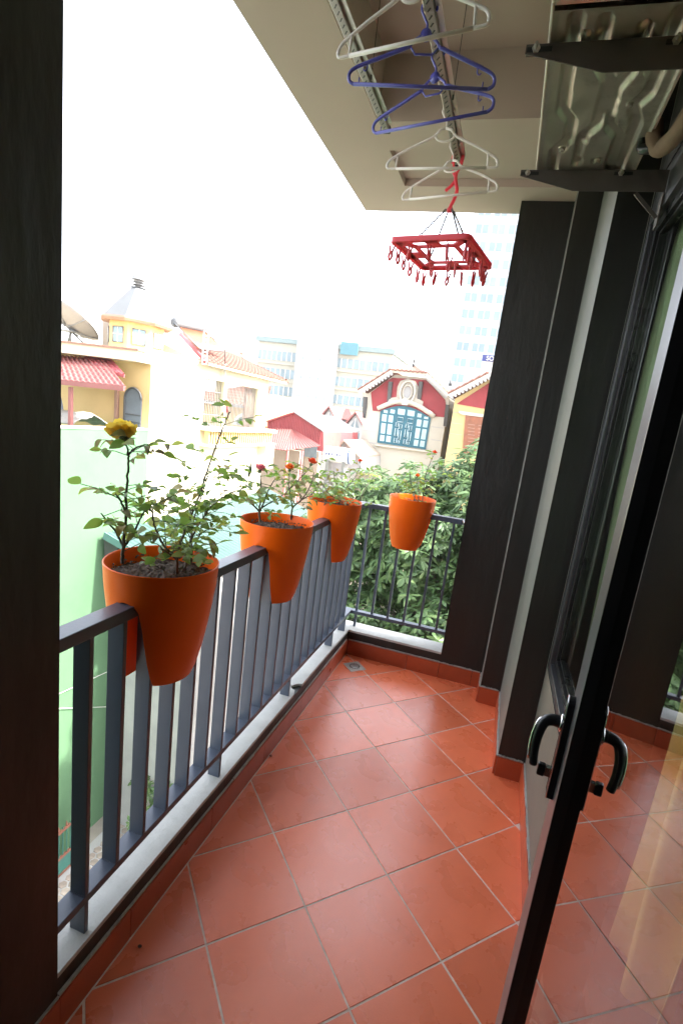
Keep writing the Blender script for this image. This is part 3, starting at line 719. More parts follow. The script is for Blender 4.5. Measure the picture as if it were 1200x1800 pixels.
def hanger_blue():
    m = MB(); hook(m, 0.0030)
    n0 = -0.055; b0 = -0.172
    m.lathe([(0.002, -0.003), (0.014, -0.0028), (0.014, 0.0028), (0.002, 0.003)], (0, 0, 0), 18)
    # turn the disc upright
    k = 4 * 18
    for i in range(len(m.v) - k, len(m.v)): x, y, z = m.v[i]; m.v[i] = (x, z, y + n0 - 0.005)
    for s in (1, -1):
        m.tube(bez([(0.010 * s, 0, n0 - 0.006), (0.030 * s, 0, n0 - 0.020), (0.036 * s, 0, n0 - 0.030)], 4), 0.0036, 8)
        m.tube(bez([(0.036 * s, 0, n0 - 0.030), (0.10 * s, 0, n0 - 0.054), (0.165 * s, 0, n0 - 0.078), (0.184 * s, 0, n0 - 0.092), (0.184 * s, 0, b0 + 0.008), (0.172 * s, 0, b0)], 6), 0.0044, 8)
        for kx, kz in ((0.140, n0 - 0.072), (0.158, b0 + 0.003)):
            if kz > -0.14: m.tube(bez([(kx * s, 0, kz), (kx * s, 0, kz - 0.010), (kx * s + 0.005 * s, 0, kz - 0.015), (kx * s + 0.010 * s, 0, kz - 0.011)], 3), 0.0018, 6)
            else: m.tube([(kx * s, 0, kz), (kx * s, 0, kz + 0.012)], 0.0018, 6)
        for k in range(30):
            f = k / 30; m.tube([((0.045 + 0.11 * f) * s, -0.003, n0 - 0.0295 - 0.0405 * f), ((0.045 + 0.11 * f) * s, 0.003, n0 - 0.0295 - 0.0405 * f)], 0.0012, 4)
    m.tube([(-0.172, 0, b0), (0.172, 0, b0)], 0.0044, 8)
    m.tube([(0.036, 0, n0 - 0.030), (0.022, 0, n0 - 0.047), (-0.022, 0, n0 - 0.047), (-0.036, 0, n0 - 0.030)], 0.0026, 8)
    return m.mesh('clothes_hanger', BLUEPL)
HWH, HBL = hanger_white(), hanger_blue()
for me, y, a, roll, lab in ((HWH, -1.425, -11, 4, 'white plastic hanger nearest the camera, cut off by the top of the photo'), (HBL, -1.275, 7, 2, 'blue plastic hanger just behind the nearest white one'),
                      (HBL, -1.118, -15, 7, 'tilted blue plastic hanger in the middle of the bar'), (HWH, -0.865, -1, 0, 'white plastic hanger hanging level just behind the blue hangers'),
                      (HWH, -0.665, -13, 2, 'white plastic hanger farthest along, beside the red clip hook')):
    o = link('clothes_hanger', me, None, loc=(BX, y, BZ + 0.0005), rot=(0, math.radians(-roll * 0), math.radians(a)))
    tag(o, lab, 'hanger', 'hangers on the airer bar')

# ---- red peg dryer
pd = thing('peg_dryer', 'red plastic peg dryer with chains and many hanging clips', 'peg dryer', (0.172, -0.575, 2.155), rz=math.radians(-11.5))
def rrect(a, b, r, n=6):
    out = []
    for cx, cy, a0 in ((a - r, b - r, 0), (-a + r, b - r, PI / 2), (-a + r, -b + r, PI), (a - r, -b + r, 1.5 * PI)):
        for k in range(n + 1): t_ = a0 + PI / 2 * k / n; out.append((cx + r * math.cos(t_), cy + r * math.sin(t_)))
    return out
fr = MB()
oo, ii = rrect(0.155, 0.172, 0.022), rrect(0.142, 0.159, 0.012)
n = len(oo)
vs_ = [(x, y, z) for z in (-0.008, 0.010) for x, y in oo] + [(x, y, z) for z in (-0.008, 0.010) for x, y in ii]
fr._add(vs_, [(i, (i + 1) % n, n + (i + 1) % n, n + i) for i in range(n)] + [(2 * n + (i + 1) % n, 2 * n + i, 3 * n + i, 3 * n + (i + 1) % n) for i in range(n)]
        + [((i + 1) % n, i, 2 * n + i, 2 * n + (i + 1) % n) for i in range(n)] + [(n + i, n + (i + 1) % n, 3 * n + (i + 1) % n, 3 * n + i) for i in range(n)])
# inner web: a smaller frame with spokes, long holes between
oo, ii = rrect(0.088, 0.100, 0.014), rrect(0.072, 0.082, 0.010)
vs_ = [(x, y, z) for z in (-0.005, 0.002) for x, y in oo] + [(x, y, z) for z in (-0.005, 0.002) for x, y in ii]
fr._add(vs_, [(i, (i + 1) % n, n + (i + 1) % n, n + i) for i in range(n)] + [(2 * n + (i + 1) % n, 2 * n + i, 3 * n + i, 3 * n + (i + 1) % n) for i in range(n)]
        + [((i + 1) % n, i, 2 * n + i, 2 * n + (i + 1) % n) for i in range(n)] + [(n + i, n + (i + 1) % n, 3 * n + (i + 1) % n, 3 * n + i) for i in range(n)])
for p, q, wd in (((0.0, 0.095), (0.0, 0.165), 0.05), ((0.0, -0.095), (0.0, -0.165), 0.05), ((0.085, 0.0), (0.148, 0.0), 0.055), ((-0.085, 0.0), (-0.148, 0.0), 0.055),
              ((0.078, 0.09), (0.146, 0.160), 0.026), ((-0.078, 0.09), (-0.146, 0.160), 0.026), ((0.078, -0.09), (0.146, -0.160), 0.026), ((-0.078, -0.09), (-0.146, -0.160), 0.026)):
    fr.bar((*p, -0.0012), (*q, -0.0012), wd, 0.0066)
# shoulders where the outer strip is wide
for s in (1, -1):
    fr.bar((-0.14, 0.150 * s, -0.0015), (0.14, 0.150 * s, -0.0015), 0.022, 0.006); fr.bar((0.133 * s, -0.138, -0.0015), (0.133 * s, 0.138, -0.0015), 0.022, 0.006)
local('tray', fr, REDPL, pd)
def clip_mesh():
    m = MB()
    for s in (1, -1):
        m.tube([(0.007 * s, 0, -0.012), (0.0028 * s, 0, -0.032), (0.0045 * s, 0, -0.045), (0.001 * s, 0, -0.058)], [0.0022, 0.0034, 0.0036, 0.0022], 6)
    m.tube([(0, 0, 0), (0, 0, -0.014)], 0.0012, 5)
    m.lathe([(0.003, -0.036), (0.0052, -0.034), (0.0052, -0.030), (0.003, -0.028)], n=8)
    return m.mesh('clip', PINKPL)
CLIP = clip_mesh()
cps = [(-0.145, -0.16), (-0.135, -0.13), (-0.07, -0.155), (0.0, -0.155), (0.07, -0.155), (0.145, -0.155), (-0.145, -0.05), (-0.145, 0.03), (-0.145, 0.11), (-0.135, 0.16), (-0.08, 0.16), (-0.025, 0.162), (0.03, 0.160), (0.085, 0.162), (0.135, 0.16), (0.146, 0.10), (0.145, 0.03), (0.143, -0.05), (0.143, -0.11), (-0.06, 0.04), (0.04, -0.02), (0.035, 0.05)]
for x, y in cps:
    o = link('clip', CLIP, pd, loc=(x, y, -0.004), rot=(rnd.uniform(-.12, .12), rnd.uniform(-.12, .12), rnd.uniform(0, PI))); o.scale = (1.35, 1.35, 1.2)
# chains to a small hub, then the double hook up to the bar
HUB = Vector((0.0, 0.0, 0.162))
lk = MB().tube([(0.0026 * math.cos(a), 0, 0.0055 * math.sin(a) + (0.004 if math.sin(a) > 0 else -0.004)) for a in [2 * PI * k / 10 for k in range(10)]], 0.0021, 5, closed=True).mesh('chain_link', mat('chain_steel', (0.16, 0.15, 0.15), 0.4, 0.5))
for x, y in ((-0.10, -0.10), (0.10, -0.10), (0.10, 0.10), (-0.10, 0.10)):
    e = bpy.data.objects.new('chain', None); col.objects.link(e); e.parent = pd; e.empty_display_size = 0.01
    p, q = Vector((x, y, 0.003)), HUB + Vector((x * 0.12, y * 0.12, -0.006))
    d = (q - p); L_ = d.length; k = int(L_ / 0.0155)
    for i in range(k):
        c = p + d * ((i + .5) / k)
        o = link('chain_link', lk, e, loc=c); o.rotation_mode = 'QUATERNION'; o.rotation_quaternion = d.to_track_quat('Z', 'Y') @ Matrix.Rotation((i % 2) * PI / 2, 3, 'Z').to_quaternion()
m = MB().lathe([(0.003, -0.012), (0.012, -0.010), (0.013, -0.002), (0.007, 0.006), (0.004, 0.018)], (HUB.x, HUB.y, HUB.z), 14)
hk = local('hook', m, REDPL, pd)
top = BZ - 2.155
m = MB().tube(bez([HUB + Vector((0, 0, .01)), (0.010, 0, 0.195), (0.016, 0, 0.225), (0.006, 0, 0.255), (0.003, 0, 0.285), (0.014, 0, 0.310), (0.019, 0, top + 0.004), (0.008, 0, top + 0.019), (-0.010, 0, top + 0.016), (-0.019, 0, top - 0.002), (-0.016, 0, top - 0.02)], 5), 0.0066, 9)
m.tube(bez([(0.006, 0, 0.262), (-0.010, 0, 0.243), (-0.024, 0, 0.232), (-0.030, 0, 0.226)], 4), [0.006] * 13, 8)
m.tube(bez([(0.004, 0, 0.268), (-0.010, 0, 0.290), (-0.013, 0, 0.315), (-0.012, 0, 0.330)], 4), 0.0042, 8)
local('hook_arm', m, REDPL, hk)
for v_ in (): pass

# ---- outdoor air conditioner units seen from below
def pan(x0, x1, y0, y1, z, seed, par, nx=70, ny=110):
    R_ = random.Random(seed)
    def seg(px, py, ax, ay, bx, by):
        dx, dy = bx - ax, by - ay; t_ = max(0, min(1, ((px - ax) * dx + (py - ay) * dy) / (dx * dx + dy * dy + 1e-9)))
        return math.hypot(px - ax - t_ * dx, py - ay - t_ * dy)
    paths = [[(.16, .04), (.16, .50), (.26, .58), (.26, .72), (.15, .80), (.15, .96)], [(.36, .06), (.36, .22), (.50, .34), (.50, .60), (.40, .68), (.40, .90)],
             [(.64, .10), (.64, .30), (.56, .40), (.62, .62), (.74, .70), (.74, .94)], [(.84, .05), (.84, .42), (.76, .50), (.84, .60), (.84, .95)]]
    pads = [(.28, .25, .07, .13), (.50, .80, .09, .06), (.67, .52, .05, .05), (.30, .88, .05, .05), (.56, .14, .10, .04)]
    bos = [(.22, .77), (.60, .88), (.25, .12), (.8, .3)]
    def fn(u, v):
        h = 0.0
        for P in paths:
            d = min(seg(u, v * 1.9, a[0], a[1] * 1.9, b[0], b[1] * 1.9) for a, b in zip(P, P[1:]))
            h += 0.012 * max(0, min(1, (0.060 - d) / 0.022))
        for cx, cy, a, b in pads:
            d = max(abs(u - cx) - a, (abs(v - cy) - b) * 1.9); h -= 0.009 * max(0, min(1, (0.012 - d) / 0.02))
        for cx, cy in bos:
            d = math.hypot(u - cx, (v - cy) * 1.9); h += 0.010 * max(0, min(1, (0.055 - d) / 0.018)) - 0.006 * max(0, min(1, (0.022 - d) / 0.008))
        ed = min(u, 1 - u, v * 1.9, (1 - v) * 1.9); h = max(0.0, min(0.012, h)) * max(0, min(1, (ed - .02) / .03))
        lip = 0.012 * max(0, min(1, (0.022 - ed) / 0.012))
        return (x0 + (x1 - x0) * u, y0 + (y1 - y0) * v, z + h - 0.002 - lip * 0.4)
    b = MB().grid(fn, nx, ny).build('base_pan', GALV, par)
    for cx, cy in bos[:2] + [(.72, .47)]:
        p = (x0 + (x1 - x0) * cx, y0 + (y1 - y0) * cy, z)
        MB().lathe([(0.004, -0.010), (0.0085, -0.009), (0.0085, -0.002), (0.011, 0.0)], p, 12).build('bolt', GALV, b)
    for cx, cy in ((.60, .26), (.62, .17)):
        p = (x0 + (x1 - x0) * cx, y0 + (y1 - y0) * cy); MB().box((p[0] - .014, p[1] - .010, z - 0.0085), (p[0] + .014, p[1] + .010, z - 0.0065)).build('drain_slot', BLACK, b)
    return b
AZ = 2.372
def unit(label, y0, y1, seed):
    u_ = thing('air_conditioner', label, 'air conditioner', (0.62, (y0 + y1) / 2, AZ), 'air conditioner units under the ceiling')
    pan(0.478, 0.772, y0, y1, AZ, seed, u_)
    MB().bevbox((0.470, y0 - 0.004, AZ - 0.001), (0.4775, y1 + 0.004, AZ + 0.52), 0.003).build('front_panel', PAINTMET, u_)
    MB().bevbox((0.7725, y0 - 0.004, AZ - 0.001), (0.780, y1 + 0.004, AZ + 0.52), 0.003).build('back_panel', PAINTMET, u_)
    MB().bevbox((0.4776, y0 - 0.004, AZ + 0.012), (0.7724, y0 - 0.0002, AZ + 0.52), 0.001).build('side_panel', PAINTMET, u_)
    MB().bevbox((0.4776, y1 + 0.0002, AZ + 0.012), (0.7724, y1 + 0.004, AZ + 0.52), 0.001).build('side_panel', PAINTMET, u_)
    for k in range(3): MB().tube([(0.4695, y0, AZ + 0.03 + k * 0.012), (0.4695, y1, AZ + 0.03 + k * 0.012)], 0.0025, 6).build('panel_rib', PAINTMET, u_)
    return u_
unit('galvanised underside of the far air conditioner on wall brackets', -1.425, -0.728, 3)
unit('air conditioner nearest the camera at the top right corner', -2.16, -1.440, 5)
def bracket(y, label):
    t = thing('wall_bracket', label, 'bracket', (0.87, y, 2.33), 'brackets carrying the air conditioner')
    zt = AZ - 0.010
    MB().prism([(0.425, y - 0.018, zt - 0.018), (0.425, y - 0.018, zt), (0.874, y - 0.018, zt), (0.874, y - 0.018, zt - 0.062), (0.60, y - 0.018, zt - 0.062)], (0, 0.0028, 0)).build('arm', BRACK, t)
    MB().box((0.425, y - 0.0151, zt - 0.003), (0.874, y + 0.018, zt)).build('flange', BRACK, t)
    MB().bevbox((0.869, y - 0.022, zt - 0.16), (0.8745, y + 0.022, zt - 0.063), 0.001).build('wall_leg', BRACK, t)
    MB().bar((0.866, y - 0.012, zt - 0.135), (0.79, y - 0.012, zt - 0.064), 0.012, 0.004, (0, 1, 0)).build('brace', BRACK, t)
    for x in (0.448, 0.735): 
        o = local('bolt', MB().lathe([(0.009, 0), (0.009, 0.006), (0.004, 0.007), (0.004, 0.020)], n=6), GALV, t); o.location = Vector((x, y - 0.018, zt - 0.010)) - Vector(t.location); o.rotation_euler = (PI / 2, 0, 0)
        sl_ = MB().box((x - 0.02, y - 0.0190, zt - 0.016), (x + 0.035, y - 0.0182, zt - 0.006)).build('slot', BLACK, t)
    return t
bracket(-0.757, 'brown steel bracket at the far end of the air conditioner'); bracket(-1.322, 'dark steel bracket crossing the middle of the air conditioner')
pp_ = MB().tube(bez([(0.84, -1.62, 2.52), (0.85, -1.40, 2.46), (0.85, -1.20, 2.40), (0.835, -1.05, 2.345), (0.81, -0.97, 2.33), (0.79, -0.955, 2.35), (0.775, -0.96, 2.40)], 8), 0.023, 14)
o = tag(pp_.build('insulated_pipe', FOAM), 'brown foam insulated pipe curling under the air conditioner', 'pipe')
ho = MB().tube(bez([(0.765, -0.93, 2.385), (0.76, -0.93, 2.35), (0.775, -0.945, 2.338), (0.80, -0.955, 2.338)], 5), 0.014, 12)
tag(ho.build('drain_elbow', BLACK), 'black rubber drain elbow at the end of the pipe', 'pipe')
# ================================================================== beyond the railing
G = -7.8
GND = mat('street_paving', (0.30, 0.27, 0.23), 0.9, var=0.3, scale=0.8, bump=0.2, bscale=4)
tag(MB().box((-400, -200, G - 0.5), (400, 900, G)).build('ground', GND), kind='structure')
OWN = mat('own_facade', (0.42, 0.41, 0.38), 0.85, var=0.1)
ob = MB().box((-0.312, -12, G), (8, 0.342, -0.161)).box((0.3, -12, 3.051), (8, 0.42, 5.2)).box((1.301, -0.4, -0.16), (8, 0.42, 3.05)).box((4.75, -12, -0.16), (8, -0.401, 3.05)).box((0.8, -12, -0.16), (4.7, -4.15, 3.05))
tag(ob.build('wall_own_building', OWN), kind='structure')

CREAM = mat('cream_render', (0.66, 0.60, 0.44), 0.9, var=0.05, scale=1.2, stain=((0.60, 0.54, 0.39), 0.9, 0.6))
GREENW = mat('pale_green_render', (0.088, 0.180, 0.095), 0.9, var=0.06, scale=0.8, stain=((0.074, 0.150, 0.082), 0.7, 0.53))
YELW = mat('yellow_render', (0.60, 0.42, 0.19), 0.9, var=0.06, scale=1.2)
BROWN = mat('brown_trim', (0.30, 0.17, 0.12), 0.7, var=0.15)
ROOFT = mat('terracotta_roof', (0.19, 0.085, 0.06), 0.85, var=0.25, scale=9, stain=((0.13, 0.06, 0.045), 3, 0.6))
PINKR = mat('pink_red_sheet', (0.26, 0.085, 0.075), 0.6, var=0.12, scale=2)
REDR = mat('dark_red_sheet', (0.33, 0.07, 0.075), 0.6, var=0.12, scale=3)
WHITEW = mat('white_render', (0.66, 0.65, 0.62), 0.9, var=0.04, scale=1)
FARW = mat('far_white_render', (0.36, 0.36, 0.355), 0.9, var=0.04)
GREYW = mat('grey_render', (0.36, 0.355, 0.35), 0.9, var=0.12, scale=1.5)
TAN = mat('tan_render', (0.36, 0.30, 0.24), 0.9, var=0.12, scale=1.5)
SILV = mat('silver_sheet', (0.115, 0.12, 0.125), 0.6, 0.0, var=0.05)
MESHG = mat('dish_mesh', (0.26, 0.235, 0.22), 0.7, var=0.1, scale=30)
DKGLASS = mat('window_glass', (0.16, 0.20, 0.22), 0.15, var=0.2, scale=2)
PALEGL = mat('pale_window_glass', (0.16, 0.22, 0.25), 0.15, var=0.15, scale=1, rand=0.2)
IRON = mat('iron', (0.06, 0.06, 0.06), 0.6)
STEEL = mat('steel_grey', (0.22, 0.22, 0.22), 0.5, 0.5)
TEALSHEET = mat('teal_sheet', (0.085, 0.15, 0.14), 0.55, var=0.1, scale=2)

def fpoly(name, pxs, y, m, par, out=0.0, th=0.1):
    """a facade piece facing us, outlined by photo points on the plane y"""
    P = [at(a, b, y=y) - Vector((0, out, 0)) for a, b in pxs]
    return MB().prism(P, (0, th, 0)).build(name, m, par)
def frect(name, x0, x1, z0, z1, y, m, par, out=0.02, th=0.05):
    return MB().box((x0, y - out, z0), (x1, y - out + th, z1)).build(name, m, par)
def sheet(a, b, c, d, n, amp, rows=1, th=0.02, step=0.0):
    """corrugated sheet a-b (eave side) to d-c, ribs running a->d"""
    a, b, c, d = map(Vector, (a, b, c, d)); nr = (b - a).cross(d - a).normalized()
    if nr.z < 0: nr = -nr
    def fn(u, v):
        p = a.lerp(b, u).lerp(d.lerp(c, u), v)
        return p + nr * (amp * (0.5 + 0.5 * math.cos(u * n * 2 * PI)) + step * ((v * rows) % 1.0) * -1)
    m = MB().grid(fn, n * 6, max(1, rows * (4 if step else 1)), False)
    return m
def solid(m, name, mt, par, th=0.015):
    o = m.build(name, mt, par); md = o.modifiers.new('thickness', 'SOLIDIFY'); md.thickness = th; return o

# ---- the neighbour across the alley
X0 = -6.5; y1 = 6.11; Y2 = 11.25
nb = thing('neighbour_house', 'pale green and cream house across the alley with a roof terrace', 'house', (X0, 6, G))
MB().box((X0 - 7, -6, G), (X0, y1, -0.25)).build('green_wall', GREENW, nb)
MB().box((X0 - 0.18, -6, -0.2499), (X0, y1, 0.70)).build('parapet', GREENW, nb)
MB().box((X0 - 0.2, -6, 0.7001), (X0 + 0.02, y1, 0.73)).build('coping', WHITEW, nb)
MB().box((X0 - 7, y1 + .001, G), (X0, Y2, 0.745)).build('cream_wall', CREAM, nb)
za, zb = 0.7451, 2.26
for a, b in ((y1 + .001, 7.99), (8.85, 8.99), (10.66, Y2)): MB().box((X0 - 0.25, a, za), (X0, b, 1.94)).build('cream_wall', CREAM, nb)
MB().box((X0 - 0.25, y1 + .001, 1.9401), (X0, Y2, zb)).build('cream_wall', CREAM, nb)
MB().box((X0 - 7, y1, -0.2499), (X0 - 0.251, y1 + 0.25, 2.26)).build('yellow_wall', YELW, nb)
MB().box((X0 - 0.2509, y1 - 0.004, 0.7301), (X0 - 0.0005, y1 + 0.0005, 2.0)).build('yellow_wall', YELW, nb)
MB().box((X0 - 7, y1 - 0.42, 2.005), (X0 + 0.004, y1 - .0045, 2.20)).build('cornice', CREAM, nb)
MB().box((X0 - 7, y1 - 0.46, 2.2001), (X0 + 0.05, y1 - 0.2, 2.235)).build('cornice_trim', BROWN, nb)
MB().box((X0 - 7, y1 + 0.2501, 2.2601), (X0 - 0.02, 8.0, 2.30)).build('roof_slab', CREAM, nb)
# balustrade band below the loggia
MB().box((X0 + .0005, 7.9, 0.36), (X0 + 0.30, 11.45, 0.42)).build('band', CREAM, nb)
MB().box((X0 + .0005, 7.9, 0.74), (X0 + 0.32, 11.45, 0.82)).build('band', CREAM, nb)
MB().box((X0 + .0005, 10.9, -0.35), (X0 + 0.28, 11.44, 0.3599)).build('band', CREAM, nb)
b = MB(); y = 7.96
while y < 11.4: b.box((X0 + 0.10, y, 0.4201), (X0 + 0.22, y + 0.05, 0.7399)); y += 0.115
o = b.build('balustrade', YELW, nb); o['kind'] = 'stuff'
# loggia grilles
def grille(name, ya, yb, z0, z1, nv, nh, par, m=STEEL):
    b = MB()
    for k in range(nv + 1): y = ya + (yb - ya) * k / nv; b.box((X0 - 0.10, y - 0.008, z0), (X0 - 0.085, y + 0.008, z1))
    for k in range(nh + 1): z = z0 + (z1 - z0) * k / nh; b.box((X0 - 0.084, ya, z - 0.010), (X0 - 0.072, yb, z + 0.010))
    return b.build(name, m, par)
grille('grille', 7.99, 8.85, 0.83, 1.94, 12, 4, nb); grille('grille', 8.99, 10.66, 0.83, 1.94, 24, 1, nb)
MB().tube([(X0 - 0.12, 9.2, 1.55), (X0 - 0.12, 9.22, 1.2)], 0.05, 8).build('red_pillar', REDR, nb)
for k, (y_, r_) in enumerate(((10.35, .05), (10.45, .05), (10.55, .05))): MB().tube([(X0 - 0.2, y_, 0.83), (X0 - 0.2, y_, 1.9)], r_, 10).build('column', BROWN, nb)
# arched iron door
ad = []
for k in range(13): a = PI * k / 12; ad.append((at(236, 700, y=y1).x + 0.20 * math.cos(a), 1.28 + 0.22 * math.sin(a)))
ad += [(ad[-1][0], -0.2), (ad[0][0], -0.2)]
dd = MB().prism([(x, y1 - 0.03, z) for x, z in ad], (0, 0.028, 0)).build('arched_door', mat('bluegrey_iron', (0.12, 0.14, 0.16), 0.5), nb)
MB().tube([(x, y1 - 0.035, z) for x, z in ad], 0.022, 6).build('door_frame', IRON, dd)
for z in (0.95, 0.80): MB().box((ad[-2][0], y1 - 0.04, z), (ad[0][0], y1 - 0.0305, z + 0.03)).build('door_rail', IRON, dd)
# tiled hip roof over the loggia
E0, E1 = Vector((X0 + 0.30, 7.55, 2.27)), Vector((X0 + 0.30, 11.85, 2.30))
R0, R1 = at(318, 588, x=X0 - 2.6), at(424, 630, x=X0 - 2.6)
Lw, Ln = Vector((X0 - 5.6, 7.55, 2.27)), Vector((X0 - 5.6, 11.85, 2.30))
rf = solid(sheet(E0, E1, R1, R0, 22, 0.05, 14, step=0.03), 'roof', ROOFT, nb, 0.03)
solid(sheet(E1, Ln, R1 + Vector((0, .02, 0)), R1, 18, 0.05, 14, step=0.03), 'hip', ROOFT, rf, 0.03)
MB().prism([(X0 + 0.0, 7.60, 2.31), (R0.x, 7.60, 2.31), (R0.x, 7.60, R0.z - 0.12)], (0, 0.1, 0)).build('gable', TAN, rf)
MB().tube([R0, R1], 0.07, 8).build('ridge', ROOFT, rf); MB().tube([R1, E1], 0.05, 8).build('hip_ridge', ROOFT, rf); MB().tube([R0, E0], 0.05, 8).build('verge', REDR, rf)
MB().lathe([(0.03, 0), (0.07, 0.05), (0.03, 0.12), (0.06, 0.18), (0.02, 0.26), (0.005, 0.48)], tuple(R1), 10).build('finial', BROWN, rf)
MB().box((X0 + 0.20, 7.6, 2.22), (X0 + 0.33, 11.8, 2.265)).build('eave', CREAM, rf)
# turret with a metal cap
tc = at(240, 600, y=7.35); tr_ = 0.60
tu = thing('roof_turret', 'octagonal yellow turret with a pale metal cone roof on the neighbour', 'turret', (tc.x, 7.35, 2.30))
ztop = at(242, 573, y=7.35).z
MB().lathe([(tr_, 0), (tr_, ztop - 2.30)], (tc.x, 7.35, 2.3), 8, PI / 8).build('wall', YELW, tu)
MB().lathe([(tr_ * 1.28, 0), (tr_ * 1.33, 0.05), (tr_ * 1.30, 0.09), (tr_ * 0.4, 0.10)], (tc.x, 7.35, ztop), 8, PI / 8).build('eave', BROWN, tu)
zap = at(242, 516, y=7.35).z
MB().lathe([(tr_ * 1.25, 0), (tr_ * 0.85, (zap - ztop) * .42), (tr_ * 0.30, (zap - ztop) * .95), (tr_ * 0.26, zap - ztop)], (tc.x, 7.35, ztop + 0.0905), 8, PI / 8).build('cone_roof', SILV, tu)
for k in range(3): MB().lathe([(0.10, 0), (0.17 - .02 * k, 0.015), (0.10, 0.03)], (tc.x, 7.35, zap + 0.10 + 0.06 * k), 12).build('vent_ring', STEEL, tu)
MB().lathe([(0.15, 0), (0.12, 0.08), (0.02, 0.14)], (tc.x, 7.35, zap + 0.28), 12).build('vent_cap', STEEL, tu)
for k in range(8):
    a = PI / 4 * k; d = Vector((math.cos(a), math.sin(a), 0)); s = Vector((-d.y, d.x, 0))
    if d.y > 0.5: continue
    c = Vector((tc.x, 7.35, 2.30 + (ztop - 2.3) * .52)) + d * (tr_ * 0.926)
    wn = MB().prism([c - s * .13 + Vector((0, 0, -.17)), c + s * .13 + Vector((0, 0, -.17)), c + s * .13 + Vector((0, 0, .15)), c - s * .13 + Vector((0, 0, .15))], d * 0.02).build('window', PALEGL, tu)
    MB().tube([c - s * .13 + d * .02 + Vector((0, 0, -.17)), c + s * .13 + d * .02 + Vector((0, 0, -.17)), c + s * .13 + d * .02 + Vector((0, 0, .15)), c - s * .13 + d * .02 + Vector((0, 0, .15))], 0.014, 5, closed=True).build('frame', STEEL, wn)
    MB().tube([c + d * .025 + Vector((0, 0, -.17)), c + d * .025 + Vector((0, 0, .15))], 0.008, 5).build('frame', WHITEW, wn)
    MB().tube([c - s * .13 + d * .025, c + s * .13 + d * .025], 0.008, 5).build('frame', WHITEW, wn)
# satellite dish
dc = at(125, 566, y=7.2)
sd = thing('satellite_dish', 'large grey mesh satellite dish behind the terrace parapet', 'satellite dish', (dc.x, 7.2, 2.2))
ax = Vector((0.22, 0.55, 0.80)).normalized(); q = ax.to_track_quat('Z', 'Y'); rr = 0.64
def bowl(u, v):
    a = u * 2 * PI; r = rr * v
    return Vector(dc) + q @ Vector((r * math.cos(a), r * math.sin(a), 0.34 * (v * v - 0.6) * rr))
solid(MB().grid(bowl, 40, 8), 'bowl', MESHG, sd, 0.01)
rb = MB()
for k in range(6):
    a = PI / 3 * k; rb.tube([Vector(dc) + q @ Vector((rr * v * math.cos(a), rr * v * math.sin(a), 0.34 * (v * v - .6) * rr - 0.02)) for v in (0.1, .4, .7, 1)], 0.012, 5)
rb.build('rib', STEEL, sd)
MB().lathe([(0.20, -0.03), (0.20, 0.0)], tuple(Vector(dc) + Vector((0, -.05, -0.20))), 16).build('hub', STEEL, sd)
for dx, dy in ((0, 0), (0.35, 0.15), (-0.3, 0.2)): MB().tube([Vector(dc) + Vector((0, 0, -0.2)), (dc.x + dx, 7.2 + dy, 2.30)], 0.022, 8).build('mast', STEEL, sd)
# solar water heater
sw = thing('solar_water_heater', 'solar water heater tank and tubes standing on the tiled roof', 'solar heater', (X0 - 1.4, 9, 2.9))
a, b = at(305, 566, x=X0 - 1.3), at(362, 578, x=X0 - 1.3)
MB().tube([a, a.lerp(b, .03), a.lerp(b, .97), b], [0.08, 0.115, 0.115, 0.08], 18).build('tank', SILV, sw)
c, d = at(350, 612, x=X0 - 0.5), at(392, 617, x=X0 - 0.5)
tb = MB().tube([a, b], 0.01, 5).mesh('t')
for k in range(14):
    f = 0.18 + 0.8 * k / 13
    MB().tube([a.lerp(b, f) - Vector((0, 0, .08)), c.lerp(d, k / 13)], 0.026, 8).build('tube', mat('solar_tube', (0.45, 0.16, 0.09), 0.3) if k == 0 else bpy.data.materials['solar_tube'], sw)
MB().tube([c, d], 0.03, 8).build('foot_rail', STEEL, sw)
for p, q_ in ((a, (a.x, a.y, 2.5)), (b, (b.x, b.y, 2.3)), (b + Vector((.12, 0.1, 0)), (b.x + .1, b.y + .1, 2.3)), (b, d), (a, c), ((b.x, b.y, b.z - .4), d)): MB().tube([p, q_], 0.015, 6).build('leg', SILV, sw)
# scaffold tower in front of the roof
stw = thing('pipe_ladder', 'thin white pipe ladder rising from the cream wall to the tank', 'ladder', (X0 + .35, 8, 1.9))
p0, p1 = at(355, 640, x=X0 + .36), at(359, 582, x=X0 + .36); p2, p3 = at(363, 640, x=X0 + .36), at(367, 584, x=X0 + .36)
MB().tube([p0, p1], 0.016, 6).build('rail', WHITEW, stw); MB().tube([p2, p3], 0.016, 6).build('rail', WHITEW, stw)
for k in range(9): MB().tube([p0.lerp(p1, k / 8), p2.lerp(p3, k / 8)], 0.010, 5).build('rung', WHITEW, stw)
MB().tube([at(395, 600, x=X0 + .34), at(396, 640, x=X0 + .34)], 0.014, 6).build('drain_pipe', IRON, stw)
MB().tube([at(396, 640, x=X0 + .1), at(395, 668, x=X0 + .1)], 0.03, 6).build('drain_pipe', WHITEW, stw)
